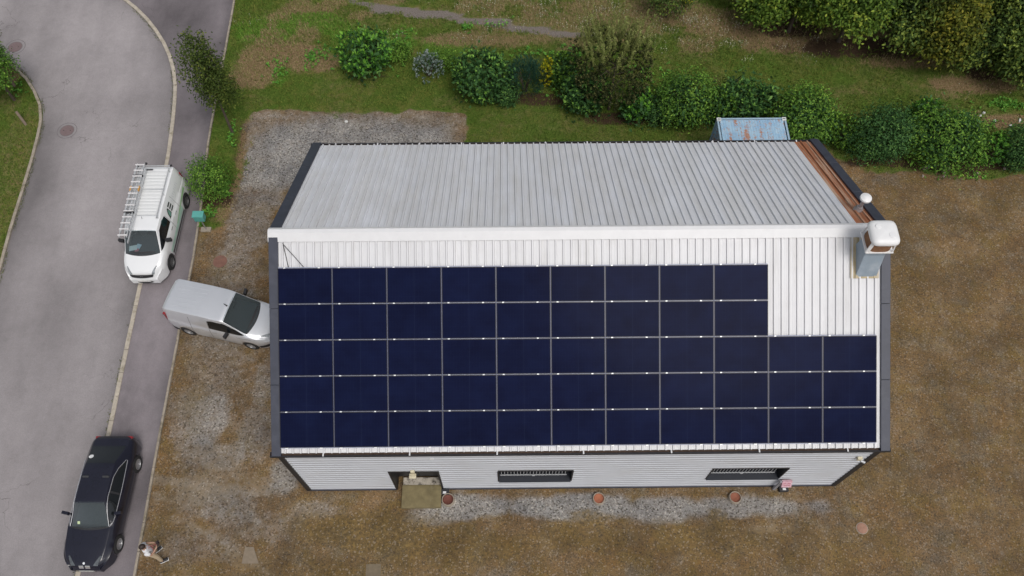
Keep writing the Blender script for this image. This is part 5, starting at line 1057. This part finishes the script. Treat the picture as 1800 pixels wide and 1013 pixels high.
gm,nt,nd,lk,P=newmat('grass_blades'); at_n=nd.new('ShaderNodeAttribute'); at_n.attribute_name='tint'
c=ramp(nt,at_n.outputs['Fac'],[(0,(.032,.064,.012)),(.2,(.092,.146,.026)),(.4,(.22,.225,.055)),(.55,(.08,.18,.022)),(.75,(.17,.31,.05)),(.85,(.24,.175,.085)),(1,(.36,.275,.16))])
lk.new(c,P.inputs['Base Color']); P.inputs['Roughness'].default_value=.9; P.inputs['Specular IOR Level'].default_value=.03
go=np_mesh('grass',V,np.arange(K*B*3).reshape(-1,3),gm,attrs={'tint':np.repeat(tone,3)}); tag(go,'short and rough grass around the yard and on the meadow','grass',kind='stuff')
# white meadow flowers
fl=[]
for px,py,rx,ry,n in ((960,30,170,22,230),(1130,55,90,25,170),(690,68,20,10,24),(1250,60,60,30,120),(1220,35,60,20,70),(450,40,30,10,12),(1300,90,70,14,50),(860,60,60,16,60),(1440,100,50,8,14),(860,8,60,8,50),(1700,170,60,14,10),(1390,80,70,14,26)):
    rr=np.random.default_rng(px)
    cl_=[(rr.normal()*rx*.6,rr.normal()*ry*.6) for _ in range(max(4,n//9))]
    for k in range(int(n*1.1)):
        a_=cl_[rr.integers(len(cl_))]; q=at(px+a_[0]+rr.normal()*9,py+a_[1]+rr.normal()*4); fl.append((q.x,q.y,rr.uniform(.10,.35),rr.uniform(.010,.026)))
m=MB()
for x,y,z,s_ in fl:
    ta=random.uniform(0,3); m.add([(x+s_*math.cos(ta+k*1.2566),y+s_*math.sin(ta+k*1.2566),z+random.uniform(-.01,.01)) for k in range(5)],[(0,1,2,3,4)])
    m.add([(x-.004,y,0),(x+.004,y,0),(x,y,z)],[(0,1,2)])
o=m.build('wild_flowers',simple('flower_cream',(.46,.44,.33),.7,0,.25,30)); tag(o,'tiny cream wild flowers scattered over the rough meadow','flowers',kind='stuff')
# broad leaf weeds
r=np.random.default_rng(9); Ps=[];sz=[]
for px,py,rx,ry,n in ((700,75,26,18,60),(640,120,60,10,30),(560,95,20,12,30),(490,125,16,20,30),(545,110,12,14,24),(820,50,12,7,18),(1130,130,60,12,40),(1700,225,60,20,60),(1500,250,30,14,30),(1765,186,30,10,60),(395,335,10,16,30),(372,372,14,10,14),(30,160,18,18,14),(985,165,40,8,16),(930,95,40,8,30),(1010,90,40,8,30),(1710,312,20,6,14),(1680,285,10,8,10),(870,45,30,8,20),(350,395,6,4,4),(410,235,8,25,20)):
    for k in range(n): q=at(px+r.normal()*rx*.6,py+r.normal()*ry*.6); Ps.append((q.x,q.y,r.uniform(.03,.16))); sz.append(r.uniform(.06,.14))
Ps=np.repeat(np.array(Ps),6,0); sz=np.repeat(np.array(sz),6); K=len(Ps); a=r.uniform(0,6.28,K); el=r.uniform(.1,.9,K); D=np.stack([np.cos(a)*np.cos(el),np.sin(a)*np.cos(el),np.sin(el)],1); Nn=norm(np.stack([-np.cos(a)*np.sin(el),-np.sin(a)*np.sin(el),np.cos(el)],1))
V=leaf_quads(Ps,D,Nn,sz*1.2,sz*.5); o=np_mesh('weeds',V,np.arange(K*4).reshape(-1,4),LM['laurel_bright'],attrs={'tint':np.repeat(np.clip(r.normal(.5,.2,K),0,1),4)}); tag(o,'bright green broad leaved weeds dotted through the grass and hedge foot','weeds',kind='stuff')
# loose stones on the hardcore yard
r=np.random.default_rng(21); n=15000; X=r.uniform(-7,28,n); Y=r.uniform(-5,18,n); gw=grid_lookup(0,X,Y); gv=grid_lookup(3,X,Y)
keep=(gw<.35)&(X>leftof(edgeR,X,Y)+.1)&~((X>.0)&(X<19.9)&(Y>.05)&(Y<12.5))&(r.random(n)<.35+.65*gv)
X,Y=X[keep],Y[keep]; K=len(X); s_=r.uniform(.010,.020,K)*(1+.8*(r.random(K)<.05)); a=r.uniform(0,6.28,K)
ring=np.stack([np.stack([X+s_*np.cos(a+k*1.571)*r.uniform(.7,1.2,K),Y+s_*np.sin(a+k*1.571)*r.uniform(.7,1.2,K),s_*.15],1) for k in range(4)]+[np.stack([X,Y,s_*1.0],1)],1)
V=ring.reshape(-1,3); bI=np.arange(K)[:,None]*5; T=np.concatenate([np.concatenate([bI+k,bI+(k+1)%4,bI+4],1) for k in range(4)])
o=np_mesh('gravel',V,T,leafmat('loose_stones',(.07,.055,.04),(.18,.15,.12),(.34,.31,.27),.9),attrs={'tint':np.repeat(np.clip(r.normal(.45,.25,K),0,1),5)}); tag(o,'loose pale gravel stones scattered over the yard','gravel',kind='stuff')
# weeds/moss along kerb foot
r=np.random.default_rng(33); Ps=[]
for P_,dd in ((kerbR,-.05),(kerbL,.06),(edgeR,.10)):
    O=resample(offset(P_,dd if P_ is not edgeR else -.12),700)
    for q in O:
        if fbm(np.array([q[0]*.5]),np.array([q[1]*.5]),55)[0]>.46:
            for k in range(3): Ps.append((q[0]+r.normal()*.035,q[1]+r.normal()*.05,.01))
Ps=np.array(Ps); K=len(Ps); a=r.uniform(0,6.28,K); el=r.uniform(.2,1.2,K); D=np.stack([np.cos(a)*np.cos(el),np.sin(a)*np.cos(el),np.sin(el)],1); Nn=norm(np.stack([-np.cos(a)*np.sin(el),-np.sin(a)*np.sin(el),np.cos(el)],1))
o=np_mesh('kerb_weeds',leaf_quads(Ps,D,Nn,r.uniform(.03,.09,K),np.full(K,.025)),np.arange(K*4).reshape(-1,4),LM['olive'],attrs={'tint':np.repeat(np.clip(r.normal(.35,.2,K),0,1),4)}); tag(o,'thin olive weeds and moss growing along the kerb foot','weeds',kind='stuff')
# ------------------------------------------------------------------ person
def skin_mesh(name,J,E_,mat,parent,sub=2,root=0):
    me=bpy.data.meshes.new(name); me.from_pydata([j[:3] for j in J],E_,[]); me.materials.append(mat); o=bpy.data.objects.new(name,me); link(o,parent)
    sk=o.modifiers.new('skin','SKIN'); sv=me.skin_vertices
    if not sv: me.skin_vertices.new() if hasattr(me.skin_vertices,'new') else None
    if len(me.skin_vertices)==0: 
        import bmesh; bm=bmesh.new(); bm.from_mesh(me); bm.verts.layers.skin.verify(); bm.to_mesh(me); bm.free()
    for i,j in enumerate(J):
        d=me.skin_vertices[0].data[i]; rr=j[3]; d.radius=(rr,j[4] if len(j)>4 else rr); d.use_root=(i==root)
    s=o.modifiers.new('sub','SUBSURF'); s.levels=s.render_levels=sub; sk.use_smooth_shade=True; return o
skin=simple('skin',(.42,.25,.18),.6,0,.05); hairm=simple('dark_hair',(.028,.016,.013),.6,0,.3,30); shirt=simple('white_tshirt',(.74,.75,.78),.8,0,.04,12,bmp=.2); khaki=simple('khaki_trousers',(.44,.35,.24),.85,0,.1,14,bmp=.2); redm=simple('red_strap',(.42,.13,.13),.6); shoe=simple('black_shoe',(.015,.015,.018),.5); sole=simple('white_sole',(.7,.7,.7),.6)
pe=empty('person',(-5.0,-2.24,0),math.radians(33)); tag(pe,'person in white T-shirt and khaki trousers standing on the gravel holding a controller','person')
fy=.23; hz=.93
J=[(0,0,hz,.13,.12),(.0,0,1.15,.125,.105),(.01,0,1.34,.145,.10),(.0,0,1.46,.07,.06),(.03,0,1.53,.05),(.045,0,1.62,.075,.08),(.05,0,1.71,.08,.085),
 (0,.09,.90,.085),(.03,.17,.50,.055),(-.01,fy,.09,.04),(.10,fy+.02,.04,.035),
 (0,-.09,.90,.085),(.05,-.17,.50,.055),(.03,-fy,.09,.04),(.14,-fy-.03,.04,.035),
 (0,.17,1.42,.055),(.06,.25,1.16,.042),(.27,.14,1.13,.03),(.33,.09,1.14,.026),
 (0,-.17,1.42,.055),(.06,-.25,1.16,.042),(.27,-.10,1.13,.03),(.33,-.05,1.14,.026)]
E_=[(0,1),(1,2),(2,3),(3,4),(4,5),(5,6),(0,7),(7,8),(8,9),(9,10),(0,11),(11,12),(12,13),(13,14),(2,15),(15,16),(16,17),(17,18),(2,19),(19,20),(20,21),(21,22)]
for sg,b in ((1,18),(-1,22)):
    bx,by,bz=J[b][:3]
    for k in range(4):
        i=len(J); o1=(k-1.5)*.017; J+= [(bx+.03,by+sg*.0-sg*.01,bz-.005+o1,.0085),(bx+.065,by-sg*.02,bz+o1,.008),(bx+.075-.004*abs(k-1.5),by-sg*.045,bz+o1,.007)]; E_+=[(b,i),(i,i+1),(i+1,i+2)]
    i=len(J); J+=[(bx+.0,by-sg*.02,bz+.035,.010),(bx+.03,by-sg*.04,bz+.045,.008)]; E_+=[(b,i),(i,i+1)]
skin_mesh('body',J,E_,skin,pe)
T_=[(0,0,.90,.175,.15),(0,0,1.12,.17,.14),(.01,0,1.34,.19,.145),(0,0,1.45,.10,.085),(0,.17,1.42,.078),(.045,.235,1.24,.068),(0,-.17,1.42,.078),(.045,-.235,1.24,.068)]
skin_mesh('t_shirt',T_,[(0,1),(1,2),(2,3),(2,4),(4,5),(2,6),(6,7)],shirt,pe)
skin_mesh('trousers',[(0,0,.97,.145,.13),(0,.09,.86,.108),(.03,.17,.50,.082),(0,fy-.01,.12,.070),(0,-.09,.86,.108),(.05,-.17,.50,.082),(.03,-fy+.01,.12,.070)],[(0,1),(1,2),(2,3),(0,4),(4,5),(5,6)],khaki,pe)
m=MB(); 
hm=MB(); prof=[(.093,-.05),(.103,0),(.100,.05),(.075,.095),(.035,.115),(0,.12)]; hm.lathe(prof,c=(.035,0,1.69),n=24,fx=1.08,fy=.92); hm.build('hair',hairm,pe,True,ang=80)
fm=MB(); fm.tube([(.125,0,1.64),(.150,0,1.60)],[.010,.016],8); fm.build('nose',skin,pe,True)
for sg in (-1,1):
    MB().lathe([(0,-.012),(.010,-.006),(.012,0),(.010,.006),(0,.012)],c=(.128,sg*.032,1.655),n=10).build('eye',shoe,pe,True); MB().box((.04,sg*.092,1.645),(.03,.018,.055)).build('ear',skin,pe,bevel=.008)
MB().box((.132,0,1.565),(.012,.05,.010)).build('mouth',redm,pe)
for sg,x in ((1,.05),(-1,.09)):
    sh=MB(); sh.box((x,sg*(fy+.01),.065),(.29,.105,.09),(0,0,sg*.15)); s1=sh.build('shoe',shoe,pe,bevel=.035); MB().box((x,sg*(fy+.01),.014),(.305,.115,.026),(0,0,sg*.15)).build('sole',sole,s1,bevel=.012)
m=MB(); m.tube([(.0,.12,1.44),(.10,.02,1.30),(.17,-.02,1.05),(.15,-.14,.95)],.009,6); m.tube([(.12,.15,1.02),(.17,0,.99),(.12,-.15,1.02)],.012,6); m.tube([(-.01,.07,1.47),(.14,.05,1.32),(.33,.03,1.17)],.008,6); m.tube([(-.01,-.07,1.47),(.14,-.03,1.32),(.33,.0,1.17)],.008,6); m.build('strap',redm,pe,True)
ct=empty('remote_controller',(0,0,0)); RZm=Matrix.Rotation(math.radians(33),4,'Z'); q=Matrix.Translation((-5.0,-2.24,0))@RZm@Vector((.375,.02,1.165)); ct.location=q; ct.rotation_euler=(0,-.35,math.radians(33)); tag(ct,'dark remote controller held in both hands by the person','controller')
MB().box((0,0,0),(.11,.19,.035)).build('housing',simple('controller_brown_black',(.035,.022,.02),.5),ct,bevel=.012); MB().box((.085,0,.03),(.085,.16,.012),(0,-.5,0)).build('phone',simple('phone_screen',(.02,.02,.03),.1),ct,bevel=.004)
m=MB(); m.tube([(.04,.06,.01),(.10,.07,.05)],.005,6); m.tube([(.04,-.06,.01),(.10,-.07,.05)],.005,6); m.build('aerial',blackpl,ct)
# ------------------------------------------------------------------ light
w=bpy.data.worlds.new('World'); scn.world=w; w.use_nodes=True; nt=w.node_tree; sky=nt.nodes.new('ShaderNodeTexSky'); sky.sky_type='NISHITA'; sky.sun_disc=False
EL,AZ=60,150      # sun to the south-south-west, behind the camera
sky.sun_elevation=math.radians(EL); sky.sun_rotation=math.radians(AZ); sky.dust_density=4; sky.air_density=1.2; sky.ozone_density=1
hs=nt.nodes.new('ShaderNodeHueSaturation'); hs.inputs['Saturation'].default_value=.35; nt.links.new(sky.outputs[0],hs.inputs['Color']); nt.links.new(hs.outputs[0],nt.nodes['Background'].inputs[0]); nt.nodes['Background'].inputs[1].default_value=.112
ld=bpy.data.lights.new('sun','SUN'); ld.energy=1.3; ld.angle=math.radians(24); ld.color=(1,.96,.91); lo=bpy.data.objects.new('sun',ld); link(lo)
az=math.radians(AZ); sd=Vector((math.sin(az)*math.cos(math.radians(EL)),math.cos(az)*math.cos(math.radians(EL)),math.sin(math.radians(EL)))); lo.rotation_euler=sd.to_track_quat('Z','Y').to_euler()
scn.view_settings.view_transform='Standard'; scn.view_settings.look='None'; scn.view_settings.exposure=0; scn.view_settings.gamma=1
